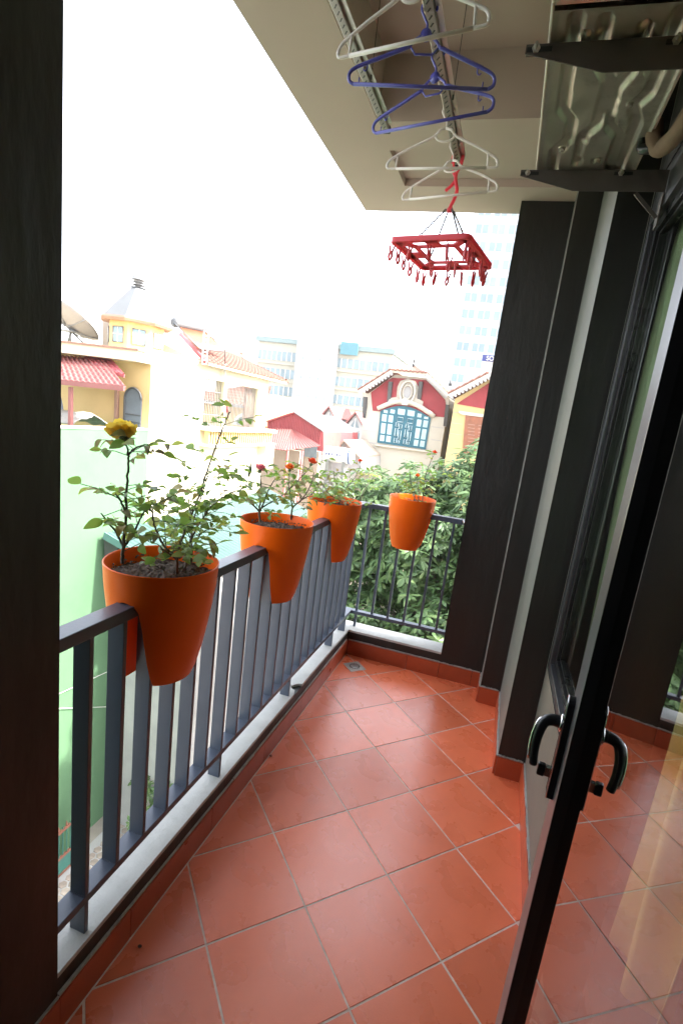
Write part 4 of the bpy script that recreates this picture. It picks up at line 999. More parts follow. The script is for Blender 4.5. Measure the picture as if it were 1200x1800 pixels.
# red terrace canopy
PINKC = mat('canopy_sheet', (0.42, 0.13, 0.11), 0.6, var=0.12, scale=4)
ca = thing('terrace_canopy', 'red tile-pattern sheet canopy over the neighbour terrace', 'canopy', (X0 - 1.5, 5, 0))
yf = y1 - 1.3
f0, f1 = at(60, 664, y=yf), at(220, 680, y=yf)
b0, b1 = at(60, 622, y=y1 - .05), at(180, 631, y=y1 - .05)
sh = solid(sheet(f0, f1, b1, b0, 16, 0.03, 8, step=0.025), 'sheet', PINKR, ca)
MB().bar(f0 - Vector((0, 0.02, 0.03)), f1 - Vector((0, 0.02, 0.03)), 0.03, 0.09).build('fascia', PINKR, ca)
MB().bar(f1 - Vector((0, 0, 0.02)), b1 - Vector((0, 0, 0.02)), 0.03, 0.05).build('side_bar', PINKR, ca)
pf = at(125, 680, y=yf + .05)
MB().box((pf.x - 0.03, yf + .02, -0.24), (pf.x + 0.03, yf + .08, pf.z)).build('post', PINKR, ca)
MB().box((pf.x - 0.10, y1 - .07, -0.24), (pf.x - 0.03, y1 - .005, pf.z + 0.2)).build('post', BROWN, ca)
c2 = thing('door_canopy', 'small dark red sheet canopy above the arched door', 'canopy', (X0 - 1.0, 5.8, 1.7))
f0, f1 = at(176, 648, y=y1 - .6), at(219, 658, y=y1 - .6); b0, b1 = at(150, 627, y=y1 - .05), at(196, 632, y=y1 - .05)
solid(sheet(f0, f1, b1, b0, 5, 0.02, 4, step=0.02), 'sheet', REDR, c2); MB().bar(f0 - Vector((0, 0, .03)), f1 - Vector((0, 0, .03)), 0.03, 0.06).build('fascia', REDR, c2)
# things on the terrace
TARP = mat('grey_tarp', (0.32, 0.30, 0.27), 0.9, var=0.25, scale=6)
tp = MB().grid(lambda u, v: (X0 - 2.9 + 2.2 * u, 4.9 + 0.9 * v, 0.70 + 0.22 * math.sin(PI * min(1, max(0, v))) * (0.8 + .4 * noise.noise(Vector((u * 5, v * 4, 0)))) + 0.06 * noise.noise(Vector((u * 9, v * 9, 3)))), 30, 14).build('tarp', TARP)
tag(tp, 'crumpled grey tarp over a low heap on the terrace', 'tarp'); tp.modifiers.new('thickness', 'SOLIDIFY').thickness = 0.02
p = at(100, 710, y=5.4)
um = thing('folded_parasol', 'folded blue grey parasol at the edge of the terrace', 'parasol', (p.x, 5.4, 0.2))
MB().lathe([(0.02, 0.45), (0.16, 0.5), (0.10, 0.9), (0.02, 1.25)], (p.x, 5.4, 0.15), 10).build('cloth', mat('bluegrey_cloth', (0.14, 0.17, 0.21), 0.8), um); MB().tube([(p.x, 5.4, -0.2), (p.x, 5.4, 1.4)], 0.02, 6).build('pole', STEEL, um)
# house seen through the loggia
hb = thing('yellow_house', 'yellow house with red tiled roof glimpsed through the loggia grille', 'house', (-11.5, 17.5, G))
p = at(452, 750, y=17); pl_ = at(396, 720, y=17)
MB().box((pl_.x - 2, 17, G), (p.x + .2, 20, at(425, 714, y=17).z)).build('wall', YELW, hb)
za_ = at(425, 712, y=17).z
e0, e1, r1, r0 = Vector((pl_.x - 2.3, 16.7, za_)), Vector((p.x + .4, 16.7, za_)), Vector((p.x - .3, 18.6, za_ + 0.95)), Vector((pl_.x + .6, 18.6, za_ + 0.95))
solid(sheet(e0, e1, r1, r0, 20, 0.06, 8, step=0.04), 'roof', ROOFT, hb)
MB().box((e0.x, 16.72, za_ - 0.12), (e1.x, 16.80, za_ - .005)).build('fascia', GREYW, hb)
c = at(432, 745, y=17)
ar = [(c.x + 0.55 * math.cos(PI * k / 12), c.z - .1 + 0.55 * math.sin(PI * k / 12)) for k in range(13)]
w_ = MB().prism([(x, 16.9, z) for x, z in ar], (0, 0.1, 0)).build('arched_window', WHITEW, hb)
MB().prism([(c.x + 0.40 * math.cos(PI * k / 12), 16.88, c.z - .08 + 0.40 * math.sin(PI * k / 12)) for k in range(13)], (0, 0.02, 0)).build('pane', DKGLASS, w_)

# ---- lean-to with a green corrugated roof in the alley
lt = thing('lean_to', 'lean-to shed with pale green corrugated roof below the cream wall', 'shed', (-5.4, 7, G))
ha, hb_ = at(183, 941, x=X0 + .12), at(470, 862, x=X0 + .12)
la, lb = Vector((-4.35, ha.y + .02, ha.z - 0.62)), Vector((-4.35, hb_.y + .02, hb_.z - 0.62))
solid(sheet(la, lb, hb_, ha, 56, 0.055), 'roof', TEALSHEET, lt, 0.012)
MB().bar(ha, la, 0.03, 0.14).build('end_flashing', mat('dark_teal', (0.10, 0.20, 0.19), 0.5), lt)
MB().box((-6.0, la.y + .25, G), (-4.55, lb.y, la.z - 0.10)).build('wall', GREYW, lt)
MB().prism([(-6.45, la.y + .05, ha.z - .03), (-6.1, la.y + .05, ha.z - .1), (-6.2, la.y + .05, ha.z - 0.62), (-6.4, la.y + .05, ha.z - 0.7)], (0, 0.06, 0)).build('rubber_flap', IRON, lt)
# gate and cobbles
gt = thing('iron_gate', 'rusty red iron gate with green panels at the foot of the wall', 'gate', (-6.1, 3.6, G))
RUST = mat('rust_red_iron', (0.20, 0.075, 0.05), 0.7, var=0.3, scale=10)
GP = mat('gate_green', (0.03, 0.12, 0.10), 0.6, var=0.15)
gx = -6.12
for y in (3.50, 4.05): MB().box((gx - .03, y - .03, G), (gx + .03, y + .03, G + 1.15)).build('post', RUST, gt)
MB().box((gx - .02, 2.6, G + 1.0), (gx + .02, 4.05, G + 1.05)).build('rail', RUST, gt); MB().box((gx - .02, 2.6, G + 0.42), (gx + .02, 4.05, G + 0.47)).build('rail', RUST, gt); MB().box((gx - .02, 2.6, G + 0.05), (gx + .02, 4.05, G + 0.10)).build('rail', RUST, gt)
MB().box((gx - .01, 3.53, G + 0.1001), (gx + .01, 4.02, G + 0.4199)).build('panel', GP, gt); MB().box((gx - .01, 2.6, G + 0.1001), (gx + .01, 3.47, G + 0.4199)).build('panel', GP, gt)
bm_ = MB().box((-.008, -.008, 0), (.008, .008, 0.66)).mesh('bar', GP); sp = MB().lathe([(0.012, 0), (0.02, 0.03), (0.002, 0.12)], n=6).mesh('spike', RUST)
for k in range(16):
    y = 2.66 + k * 0.088
    link('bar', bm_, gt, loc=Vector((gx, y, G + .44)) - wloc(gt)); 
    if k % 2: link('spike', sp, gt, loc=Vector((gx, y, G + 1.05)) - wloc(gt))
cob = tag(MB().box((X0 + .3, 2.0, G + .0005), (-3.5, 6.2, G + 0.004)).build('pavement', GREYW), kind='structure')
COB = mat('cobble', (0.30, 0.25, 0.21), 0.9, var=0.2, scale=8, rand=0.2)
hexm = MB().lathe([(0.082, 0), (0.082, 0.010), (0.074, 0.016)], n=6).mesh('cobble', COB)
for i in range(15):
    for j in range(19):
        x, y = -5.95 + i * 0.150, 2.7 + (j + 0.5 * (i % 2)) * 0.172
        link('cobble', hexm, cob, loc=(x, y, G + .003))
# cables along the green wall
for i, (p, q_) in enumerate((((90, 1246), (200, 1242)), ((90, 1226), (200, 1176)))):
    a, b = at(*p, x=X0 + .05), at(*q_, x=X0 + .05)
    tag(MB().tube([a - (b - a) * .3, a, b, b + (b - a) * .6], 0.007, 6).build('cable', WHITEW), ('thin pale cable running level across the green wall', 'thin pale cable slanting across the green wall above the other')[i], 'cable')
# ================================================================== houses farther off
def gable_house(name, label, y, wall_m, pts):
    t = thing(name, label, 'house', tuple(at(*pts['foot'], y=y)))
    return t
YH = 22.0
rh = thing('gabled_house', 'house with dark red gable, oval medallion and arched teal window', 'house', (at(710, 800, y=YH).x, YH, G))
RED_P = mat('oxblood_render', (0.26, 0.035, 0.04), 0.85, var=0.12, scale=2)
OFFW = mat('off_white_render', (0.46, 0.43, 0.36), 0.9, var=0.05, scale=1)
TEAL = mat('teal_paint', (0.015, 0.10, 0.14), 0.5, var=0.1)
PLAST = mat('plaster_ornament', (0.40, 0.36, 0.30), 0.9, var=0.1)
L_, R_x = at(640, 720, y=YH).x, at(786, 720, y=YH).x
eavL, eavR = at(638, 692, y=YH), at(787, 698, y=YH)
tl, tr2 = at(694, 657, y=YH), at(750, 662, y=YH)
body = [(L_, YH, G), (R_x, YH, G), (R_x, YH, eavR.z - .05), (tr2.x, YH, tr2.z - .05), (tl.x, YH, tl.z - .05), (L_, YH, eavL.z - .05)]
MB().prism(body, (0, 8, 0)).build('wall', OFFW, rh)
fpoly('gable_panel', [(652, 690), (655, 722), (786, 734), (782, 703), (757, 676), (748, 668), (690, 664), (680, 669)], YH, RED_P, rh, 0.03, 0.031)
for k, py in enumerate((735, 757, 777)):
    z = at(640, py, y=YH).z; MB().box((L_, YH - .012, z), (at(662, py, y=YH).x, YH + .01, z + .035)).build('string_line', GREYW, rh); MB().box((at(760, py, y=YH).x, YH - .012, z), (R_x, YH + .01, z + .035)).build('string_line', GREYW, rh)
# rakes and roof slopes
def slope(a, b, dep, m, par, name='roof', th=0.14, out=0.55, n=10):
    a, b = Vector(a), Vector(b); d = (b - a)
    A, B_ = a + Vector((0, -out, 0)), b + Vector((0, -out, 0)); back = Vector((0, dep, 0))
    nr = Vector((0, 1, 0)).cross(d).normalized(); nr = nr if nr.z > 0 else -nr
    fnn = lambda u, v: A.lerp(A + back, u).lerp(B_.lerp(B_ + back, u), v) + nr * (th + 0.06 * abs(math.sin(u * n * PI * 2)) + 0.04 * ((v * 6) % 1))
    o = solid(MB().grid(fnn, n * 6, 24, False), name, m, par, 0.05)
    MB().prism([A, B_, B_ + nr * th, A + nr * th], (0, 0.12, 0)).build('barge_board', OFFW, o)
    # scalloped drip under the barge board
    m2 = MB(); L = d.length; k = int(L / 0.16)
    for i in range(k):
        c = A + d * ((i + .5) / k) + Vector((0, 0.03, 0)); 
        m2.prism([c + d.normalized() * 0.075 * math.cos(PI * j / 6) - nr * 0.11 * math.sin(PI * j / 6) for j in range(7)], (0, 0.04, 0))
    m2.build('scallop_trim', GREYW, o)
    return o
r1_ = slope(eavL - (tl - eavL) * .03, tl, 8, ROOFT, rh); r2_ = slope(eavR + (eavR - tr2) * .03, tr2, 8, ROOFT, rh)
ap = at(726, 645, y=YH + 1.3)
hipf = MB().grid(lambda u, v: (tl + Vector((-.1, -.55, .12))).lerp(tr2 + Vector((.1, -.55, .12)), u).lerp(ap, v) + Vector((0, 0, 0.05 * abs(math.sin(u * 26)) * (1 - v))), 40, 8, False)
solid(hipf, 'hip_roof', ROOFT, rh, 0.06)
MB().prism([tl + Vector((-.1, -.5, 0)), tr2 + Vector((.1, -.5, 0)), tr2 + Vector((.1, -.5, .13)), tl + Vector((-.1, -.5, .13))], (0, 0.1, 0)).build('barge_board', OFFW, rh)
MB().tube([ap + Vector((0, 0, .05)), ap + Vector((0, 6.5, .05))], 0.09, 8).build('ridge', ROOFT, rh)
MB().lathe([(0.05, 0), (0.09, 0.1), (0.04, 0.2), (0.07, 0.3), (0.02, 0.42), (0.005, 0.75)], tuple(ap), 10).build('finial', IRON, rh)
# oval medallion
mc = at(717, 690, y=YH)
mp = [(680, 710), (686, 700), (697, 698), (699, 680), (704, 670), (717, 666), (730, 670), (736, 682), (733, 700), (744, 706), (742, 716), (722, 713), (700, 711)]
md_ = fpoly('medallion', mp, YH, PLAST, rh, 0.10, 0.069)
for s, hh, out, m_ in ((1.0, 0.10, 0.17, OFFW), (0.62, 0.14, 0.21, PLAST)):
    e = MB(); P = [mc + Vector((0.36 * s * math.cos(a), -out, 0.52 * s * math.sin(a))) for a in [2 * PI * k / 28 for k in range(28)]]
    e.tube(P, 0.06 * s, 6, closed=True); e.build('oval_moulding', m_, md_)
MB().prism([mc + Vector((0.25 * math.cos(a), -.13, 0.38 * math.sin(a))) for a in [2 * PI * k / 24 for k in range(24)]], (0, 0.02, 0)).build('oval_recess', GREYW, md_)
for px in (688, 741): 
    p = at(px, 672, y=YH); MB().prism([p + Vector((-.09, -.3, 0)), p + Vector((.09, -.3, 0)), p + Vector((.09, -.05, -1.0)), p + Vector((-.09, -.05, -1.0))], (0, 0.2, 0)).build('corbel', IRON, rh)
for px, py in ((644, 702), (787, 716)):
    p = at(px, py, y=YH); MB().prism([p + Vector((-.08, -.4, 0.1)), p + Vector((.08, -.4, .1)), p + Vector((.08, -.05, -.9)), p + Vector((-.08, -.05, -.9))], (0, 0.25, 0)).build('corbel', IRON, rh)
# arched window
def arcpts(px0, px1, pyl, pyr, pym, n=10):
    out = []
    for k in range(n + 1):
        t = k / n; x = px0 + (px1 - px0) * t; y = pyl + (pyr - pyl) * t - (((pyl + pyr) / 2 - pym)) * math.sin(PI * t); out.append((x, y))
    return out
top = arcpts(669, 757, 722, 735, 714)
wf = fpoly('window_frame', [(663, 778), (748, 790)] + top[::-1], YH, TEAL, rh, 0.06, 0.055)
hood = [at(x, y, y=YH) + Vector((0, -.14, 0.10)) for x, y in arcpts(664, 763, 722, 736, 710)]
MB().tube(hood, 0.11, 8).build('hood_mould', OFFW, rh)
p = at(713, 708, y=YH); MB().prism([p + Vector((-.15, -.25, -.12)), p + Vector((.15, -.25, -.12)), p + Vector((.2, -.25, .12)), p + Vector((0, -.25, .22)), p + Vector((-.2, -.25, .12))], (0, .2, 0)).build('keystone', OFFW, rh)
MB().prism([at(660, 780, y=YH) + Vector((0, -.2, 0)), at(752, 792, y=YH) + Vector((0, -.2, 0)), at(752, 795, y=YH) + Vector((0, -.2, 0)), at(660, 783, y=YH) + Vector((0, -.2, 0))], (0, .2, 0)).build('sill', OFFW, rh)
PANEG = mat('curtained_pane', (0.36, 0.52, 0.55), 0.2, var=0.15, scale=3, rand=0.12)
# map (u,v) on the window: u 0..1 left-right, v 0..1 bottom-top
def wuv(u, v):
    bl, br = (664, 777), (748, 789); tl_, tr_2 = (669.5, 722), (757, 735)
    x = (bl[0] * (1 - u) + br[0] * u) * (1 - v) + (tl_[0] * (1 - u) + tr_2[0] * u) * v; y = (bl[1] * (1 - u) + br[1] * u) * (1 - v) + (tl_[1] * (1 - u) + tr_2[1] * u) * v
    return (x, y)
def pane(u0, u1, v0, v1, m=PANEG, nm='pane'): fpoly(nm, [wuv(u0, v0), wuv(u1, v0), wuv(u1, v1), wuv(u0, v1)], YH, m, wf, 0.075, 0.012)
for u0, u1 in ((.04, .13), (.17, .26), (.74, .83), (.87, .96)):
    pane(u0, u1, .05, .24); pane(u0, u1, .29, .62); pane(u0, u1, .68, .90)
for u0, u1, v1 in ((.06, .14, 1.02), (.19, .28, 1.07), (.34, .48, 1.13), (.53, .67, 1.13), (.73, .81, 1.07), (.87, .95, 1.0)): pane(u0, u1, .97 - .02 * (v1 < 1.03), v1 + .02)
INL = mat('pale_inlay', (0.55, 0.66, 0.68), 0.4)
for b in (0.33, 0.53):
    for u0, u1, v0, v1 in ((0, .05, .06, .2), (.075, .11, .06, .14), (0, .05, .28, .52), (.075, .125, .18, .46), (.0, .05, .58, .70), (.02, .13, .74, .88), (.075, .125, .52, .66)):
        q4 = [wuv(b + u, v) for u, v in ((u0, v0), (u1, v0), (u1, v1), (u0, v1))]
        MB().tube([at(x, y, y=YH) - Vector((0, .075, 0)) for x, y in q4], 0.018, 5, closed=True).build('door_inlay', INL, wf)
# yellow neighbour beside it
Y3 = 20.5
yh = thing('yellow_gabled_house', 'yellow house with dark gable and brown shutters beside the column', 'house', (at(840, 790, y=Y3).x, Y3, G))
xl = at(792, 745, y=Y3).x; e0 = at(792, 700, y=Y3); pk = at(862, 664, y=Y3)
xr = pk.x + (pk.x - xl); e1 = Vector((xr, Y3, e0.z))
MB().prism([(xl, Y3, G), (xr, Y3, G), (xr, Y3, e1.z), (pk.x, Y3, pk.z - .05), (xl, Y3, e0.z)], (0, 8, 0)).build('wall', mat('ochre_render', (0.50, 0.37, 0.17), 0.9, var=0.05), yh)
pa, pb = at(803, 712, y=Y3), at(803, 712, y=Y3)
MB().prism([at(802, 710, y=Y3) + Vector((0, -.03, 0)), at(870, 722, y=Y3) + Vector((0, -.03, 0)), Vector((xr - .2, Y3 - .03, e0.z - .25)), pk + Vector((0, -.03, -.2))], (0, .029, 0)).build('gable_panel', RED_P, yh)
slope(e0, pk, 8, ROOFT, yh); slope(e1, pk, 8, ROOFT, yh)
fpoly('lintel', [(806, 722), (862, 730), (862, 735), (812, 729), (806, 726)], Y3, OFFW, yh, .08, .079)
sh_ = fpoly('shutter', [(818, 728), (862, 734), (862, 800), (812, 800)], Y3, mat('brown_wood', (0.22, 0.075, 0.035), 0.5, var=0.2), yh, .05, .049)
for k in range(9): fpoly('slat', [(822, 745 + 6 * k), (834, 746.5 + 6 * k), (834, 748 + 6 * k), (822, 746.5 + 6 * k)], Y3, BROWN, sh_, .062, .011)
for k in range(9): fpoly('slat', [(840, 747 + 6 * k), (852, 748.5 + 6 * k), (852, 750 + 6 * k), (840, 748.5 + 6 * k)], Y3, BROWN, sh_, .062, .011)
for py in (725, 744, 763): z = at(795, py, y=Y3).z; MB().box((xl, Y3 - .012, z), (at(812, py, y=Y3).x, Y3 + .01, z + .03)).build('string_line', TAN, yh)
MB().tube([at(791, 668, y=Y3) + Vector((0, 0, 0)), at(791, 678, y=Y3)], [0.02, 0.09], 6).build('finial', IRON, yh)
# roof hut and blue sign behind the yellow house
ht = thing('rooftop_hut', 'grey rooftop hut with blue sign behind the yellow house', 'hut', tuple(at(830, 690, y=32)))
a, b = at(816, 700, y=32), at(870, 662, y=32); MB().box((a.x, 32, a.z - 6), (b.x + 3, 36, b.z)).build('wall', GREYW, ht)
a, b = at(846, 660, y=31.8), at(880, 636, y=31.8); MB().box((a.x, 31.8, a.z - .2), (b.x + 1, 31.99, b.z)).build('board', WHITEW, ht)
BLUE = mat('sign_blue', (0.02, 0.03, 0.16), 0.5)
a, b = at(846, 634, y=31.7), at(890, 627, y=31.7); sg = MB().box((a.x, 31.7, a.z), (b.x, 31.79, b.z)).build('blue_sign', BLUE, ht)
fc = bpy.data.curves.new('lettering', 'FONT'); fc.body = 'SO'; fc.size = (b.z - a.z) * 1.0; fc.extrude = 0.02; fc.materials.append(WHITEW)
ft = bpy.data.objects.new('tmp_text', fc); col.objects.link(ft); dg = bpy.context.evaluated_depsgraph_get(); dg.update()
fm_ = bpy.data.meshes.new_from_object(ft.evaluated_get(dg)); bpy.data.objects.remove(ft); fo = bpy.data.objects.new('lettering', fm_); col.objects.link(fo); fo.parent = sg; fo.rotation_euler = (PI / 2, 0, 0); fo.location = Vector((at(854, 630, y=31.7).x, 31.66, a.z + (b.z - a.z) * .15)) - wloc(sg)

# ---- red sheet shed, lean-to roof, tan yard wall
YS = 17.0
rs = thing('red_shed', 'dark red sheet-metal shed with a pale roof beyond the cream house', 'shed', (at(520, 780, y=YS).x, YS, G))
pts = [(470, 742), (519, 726), (568, 758), (568, 800), (470, 800)]
P = [at(x, y, y=YS) for x, y in pts]
MB().prism(P, (0, 5, 0)).build('wall', REDR, rs)
rbm = MB()
for k in range(34):
    x = 472 + k * 2.8; 
    yy = 742 + (726 - 742) * (x - 470) / 49 if x < 519 else 726 + (758 - 726) * (x - 519) / 49
    a, b = at(x, yy + 1, y=YS), at(x, 800, y=YS); rbm.box((a.x - .012, YS - .025, b.z), (a.x + .012, YS + .001, a.z))
o = rbm.build('sheet_ribs', REDR, rs); o['kind'] = 'stuff'
MB().prism([P[2] + Vector((0.001, -.001, 0)), P[2] + Vector((.30, .4, 0)), P[3] + Vector((.30, .4, 0)), P[3] + Vector((0.001, -.001, 0))], (0.0, 1, 0)).build('side_wall', PINKR, rs)
for i, j in ((0, 1), (1, 2)):
    a, b = P[i], P[j]; MB().prism([a + Vector((0, -.1, .0)), b + Vector((0, -.1, .0)), b + Vector((0, -.1, .06)), a + Vector((0, -.1, .06))], (0, 5.3, 0)).build('roof', FARW if i else REDR, rs)
pr_ = thing('lean_roof', 'faded pink corrugated lean-to roof in front of the red shed', 'roof', tuple(at(520, 790, y=15.5)))
f0, f1, b1, b0 = at(462, 790, y=14.6), at(566, 783, y=15.2), at(514, 755, y=YS - .1), at(455, 752, y=YS - .1)
f0 = at(458, 786, y=14.6); f1 = at(563, 784, y=15.4); fm = at(500, 792, y=14.2)
solid(sheet(f0, fm, at(514, 755, y=YS - .1), b0, 14, 0.03), 'sheet', PINKR, pr_); solid(sheet(fm, f1, at(516, 756, y=YS - .1), at(514, 755, y=YS - .1), 12, 0.03), 'sheet', PINKR, pr_)
for px, y_ in ((506, 14.3), (532, 14.8)): p = at(px, 792, y=y_); MB().tube([p, (p.x, p.y, G)], 0.05, 8).build('post', PINKR, pr_)
yw = thing('yard_wall', 'tan rendered yard walls under the pink lean-to roof', 'wall', tuple(at(500, 830, y=15.8)))
a, b = at(440, 790, y=16.2), at(528, 790, y=16.2); MB().box((a.x - 1, 16.2, G), (b.x, 16.5, at(500, 789, y=16.2).z)).build('wall', TAN, yw)
a, b = at(528, 790, y=16.9), at(566, 790, y=16.9); MB().box((a.x, 16.6, G), (b.x, 16.9, at(540, 790, y=16.8).z)).build('wall', TAN, yw)
MB().box((a.x + .3, 16.58, at(545, 782, y=16.6).z - .5), (b.x - .1, 16.599, at(545, 782, y=16.6).z)).build('window', DKGLASS, yw)
# low walls and shack roofs with the water tank
sk = thing('grey_shack', 'small grey gabled shack behind the white water tank', 'shed', (at(600, 790, y=18.5).x, 18.5, G))
P = [at(x, y, y=18.5) for x, y in ((582, 800), (606, 776), (634, 806), (634, 830), (582, 830))]
MB().prism(P, (0, 4, 0)).build('wall', GREYW, sk)
for i, j in ((0, 1), (1, 2)):
    a, b = P[i], P[j]; MB().prism([a + Vector((0, -.2, .0)), b + Vector((0, -.2, .0)), b + Vector((0, -.2, .08)), a + Vector((0, -.2, .08))], (0, 4.4, 0)).build('roof', TAN, sk)
orr = thing('orange_roof_house', 'low house with faded orange roof between shed and terraces', 'house', tuple(at(590, 780, y=26)))
P = [at(x, y, y=26) for x, y in ((568, 785), (620, 785), (620, 778), (568, 778))]; MB().box((P[0].x, 26, G), (P[1].x + 1, 30, P[2].z)).build('wall', WHITEW, orr)
solid(sheet(P[3] + Vector((0, -.4, 0)), P[2] + Vector((1, -.4, 0)), at(600, 762, y=29), at(570, 756, y=29), 14, 0.08), 'roof', mat('faded_orange', (0.66, 0.36, 0.22), 0.8, var=0.1), orr)
wt = thing('water_tank', 'white horizontal water tank with dark blue cap and print', 'water tank', tuple(at(597, 800, y=13.5)))
a, b = at(570, 797, y=13.5), at(621, 803, y=13.5)
MB().tube([a, a.lerp(b, .04), a.lerp(b, .96), b], [0.16, 0.26, 0.26, 0.18], 24).build('tank', mat('tank_steel', (0.78, 0.78, 0.78), 0.3, 0.2), wt)
MB().tube([a.lerp(b, .86), a.lerp(b, .93)], 0.264, 24).build('blue_band', mat('band_blue', (0.10, 0.14, 0.26), 0.5), wt)
pm = MB()
for k in range(6):
    c = a.lerp(b, .16 + .09 * k) + Vector((0, -.262, .02)); pm.box((c.x - .025, c.y, c.z - .04), (c.x + .022, c.y + .03, c.z + .035)) if k != 3 else pm.prism([c + Vector((-.03, 0, -.04)), c + Vector((.03, 0, -.04)), c + Vector((0, 0, .05))], (0, .03, 0))
pm.build('print', BLUE, wt)
for f in (.2, .75): p = a.lerp(b, f); MB().box((p.x - .05, p.y - .2, p.z - 1.4), (p.x + .05, p.y + .2, p.z - .2)).build('stand', STEEL, wt)
hs_ = thing('cream_block', 'plain cream house end standing behind the loggia', 'house', tuple(at(485, 720, y=15.5)))
P = [at(x, y, y=19.5) for x, y in ((440, 800), (497, 800), (497, 716), (478, 694), (440, 690))]; MB().prism(P, (0, 3, 0)).build('wall', CREAM, hs_)

# ---- white terraced houses
def terrace(label, px0, px1, pyt, y, seed):
    t = thing('terraced_house', label, 'house', tuple(at((px0 + px1) / 2, 790, y=y)), 'white terraced houses with red roofs')
    a, b = at(px0, pyt, y=y), at(px1, pyt + (px1 - px0) * .13, y=y); z = a.z; x0, x1 = a.x, b.x; wd = x1 - x0
    MB().prism([(x0, y, G), (x1, y, G), (x1, y, z - 1.2), ((x0 + x1) / 2, y, z), (x0, y, z - 1.2)], (0, 6, 0)).build('wall', FARW, t)
    for s in (1, -1):
        e = Vector(((x0 + x1) / 2 + s * (wd / 2 + .3), y - .4, z - 1.35)); r = Vector(((x0 + x1) / 2, y - .4, z + .1))
        MB().prism([e, r, r + Vector((0, 0, .15)), e + Vector((0, 0, .15))], (0, 6.6, 0)).build('roof', ROOFT if False else PINKR, t)
    cx = (x0 + x1) / 2
    g_ = MB().prism([(cx - wd * .28, y - .03, z - 1.3), (cx + wd * .28, y - .03, z - 1.3), (cx, y - .03, z - .4)], (0, .02, 0)).build('gable_window', DKGLASS, t)
    MB().box((cx - .05, y - .06, z - 1.3), (cx + .05, y - .031, z - .4)).build('mullion', WHITEW, g_)
    for r in range(3):
        zz = z - 3.2 - r * 2.9
        w_ = MB().box((cx - wd * .36, y - .04, zz), (cx + wd * .36, y - .01, zz + 1.4)).build('window', PALEGL if r % 2 == 0 else DKGLASS, t)
        for k in range(3): xx = cx - wd * .36 + wd * .72 * (k + .5) / 3; MB().box((xx - .05, y - .07, zz), (xx + .05, y - .041, zz + 1.4)).build('mullion', WHITEW, w_)
        MB().box((x0 + .1, y - .8, zz - .5), (x1 - .1, y - .05, zz - .25)).build('balcony', WHITEW, t)
terrace('white terraced house with a pointed gable left of the pair', 567, 592, 716, 46, 1)
terrace('white terraced house with a pointed gable next to the red gabled house', 612, 640, 726, 46, 2)
lk_ = thing('linking_house', 'white house with pink roof between the two pointed gables', 'house', tuple(at(602, 790, y=48)))
a, b = at(588, 735, y=48), at(620, 735, y=48); MB().box((a.x, 48, G), (b.x, 53, a.z)).build('wall', FARW, lk_)
solid(sheet(Vector((a.x - .3, 47.5, a.z)), Vector((b.x + .3, 47.5, a.z)), at(612, 719, y=51), at(584, 715, y=51), 16, .06), 'roof', PINKR, lk_)
for r in range(4): MB().box((a.x + .3, 47.95, a.z - 2.2 - 2.6 * r), (b.x - .3, 47.99, a.z - .9 - 2.6 * r)).build('window', PALEGL if r % 2 else PINKR, lk_)

# ---- apartment blocks and the tower in the haze
def block(label, y, px0, px1, pyt, wm, rows, cols, ww, wh, name='apartment_block', dep=14, margin=0.06, row_h=3.3, bands=True, first=1.6, glass=None, zb=None, roof=None):
    a, b = at(px0, pyt, y=y), at(px1, pyt + (px1 - px0) * .132, y=y)
    t = thing(name, label, 'tower' if 'tower' in name else 'apartment block', ((a.x + b.x) / 2, y, G))
    x0, x1, zt = a.x, b.x, (a.z + b.z) / 2
    MB().box((x0, y, G), (x1, y + dep, zt)).build('wall', wm, t)
    if roof: MB().box((x0 - .4, y - .6, zt + .01), (x1 + .4, y + dep, zt + .9)).build('roof', roof, t)
    wd = x1 - x0; me = MB().box((-ww / 2, -0.12, 0), (ww / 2, 0.0, wh)).mesh('window', glass or PALEGL)
    fm = MB().box((-.07, -.18, 0), (.07, -.121, wh)).mesh('mullion', WHITEW)
    for r in range(rows):
        z = zt - first - wh - r * row_h
        if z < G: break
        if bands: MB().box((x0, y - .45, z - .75), (x1, y - .001, z - .5)).build('floor_band', wm, t)
        for c in range(cols):
            x = x0 + wd * (margin + (1 - 2 * margin) * (c + .5) / cols)
            w_ = link('window', me, t, loc=Vector((x, y - .001, z)) - wloc(t)); link('mullion', fm, w_, loc=(0, 0, 0))
    return t, x0, x1, zt
TEALR = mat('teal_roof', (0.16, 0.215, 0.215), 0.6)
YG = mat('pale_yellow_render', (0.37, 0.35, 0.285), 0.9, var=0.04)
block('hazy cream apartment block with a flat teal roof line', 92, 455, 524, 598, YG, 7, 7, 1.6, 1.7, roof=TEALR)
block('tall white apartment slab with tiny windows between two blocks', 88, 524, 592, 585, FARW, 9, 4, 0.55, 0.5, row_h=3.4, bands=False, first=4.0, glass=DKGLASS)
t_, xa, xb, zt_ = block('hazy cream apartment block with a blue rooftop hoarding', 90, 592, 690, 612, YG, 7, 8, 1.7, 1.6, roof=TEALR)
a, b = at(597, 622, y=89), at(630, 603, y=89); MB().box((a.x, 89.0, a.z), (b.x, 89.3, b.z)).build('hoarding', mat('hoarding_blue', (0.05, 0.17, 0.21), 0.6), t_)
block('white high-rise tower with paired square windows at the column edge', 150, 846, 1000, 300, mat('tower_render', (0.33, 0.365, 0.385), 0.7, var=0.03), 24, 5, 3.3, 2.2, name='tower_block', dep=30, margin=0.02, row_h=4.4, bands=False, first=3, glass=mat('tower_glass', (0.11, 0.18, 0.22), 0.2, var=0.1, rand=0.2))
block('low pale block in the haze behind the neighbour turret', 110, 200, 262, 530, FARW, 3, 4, 1.4, 1.4, dep=10)

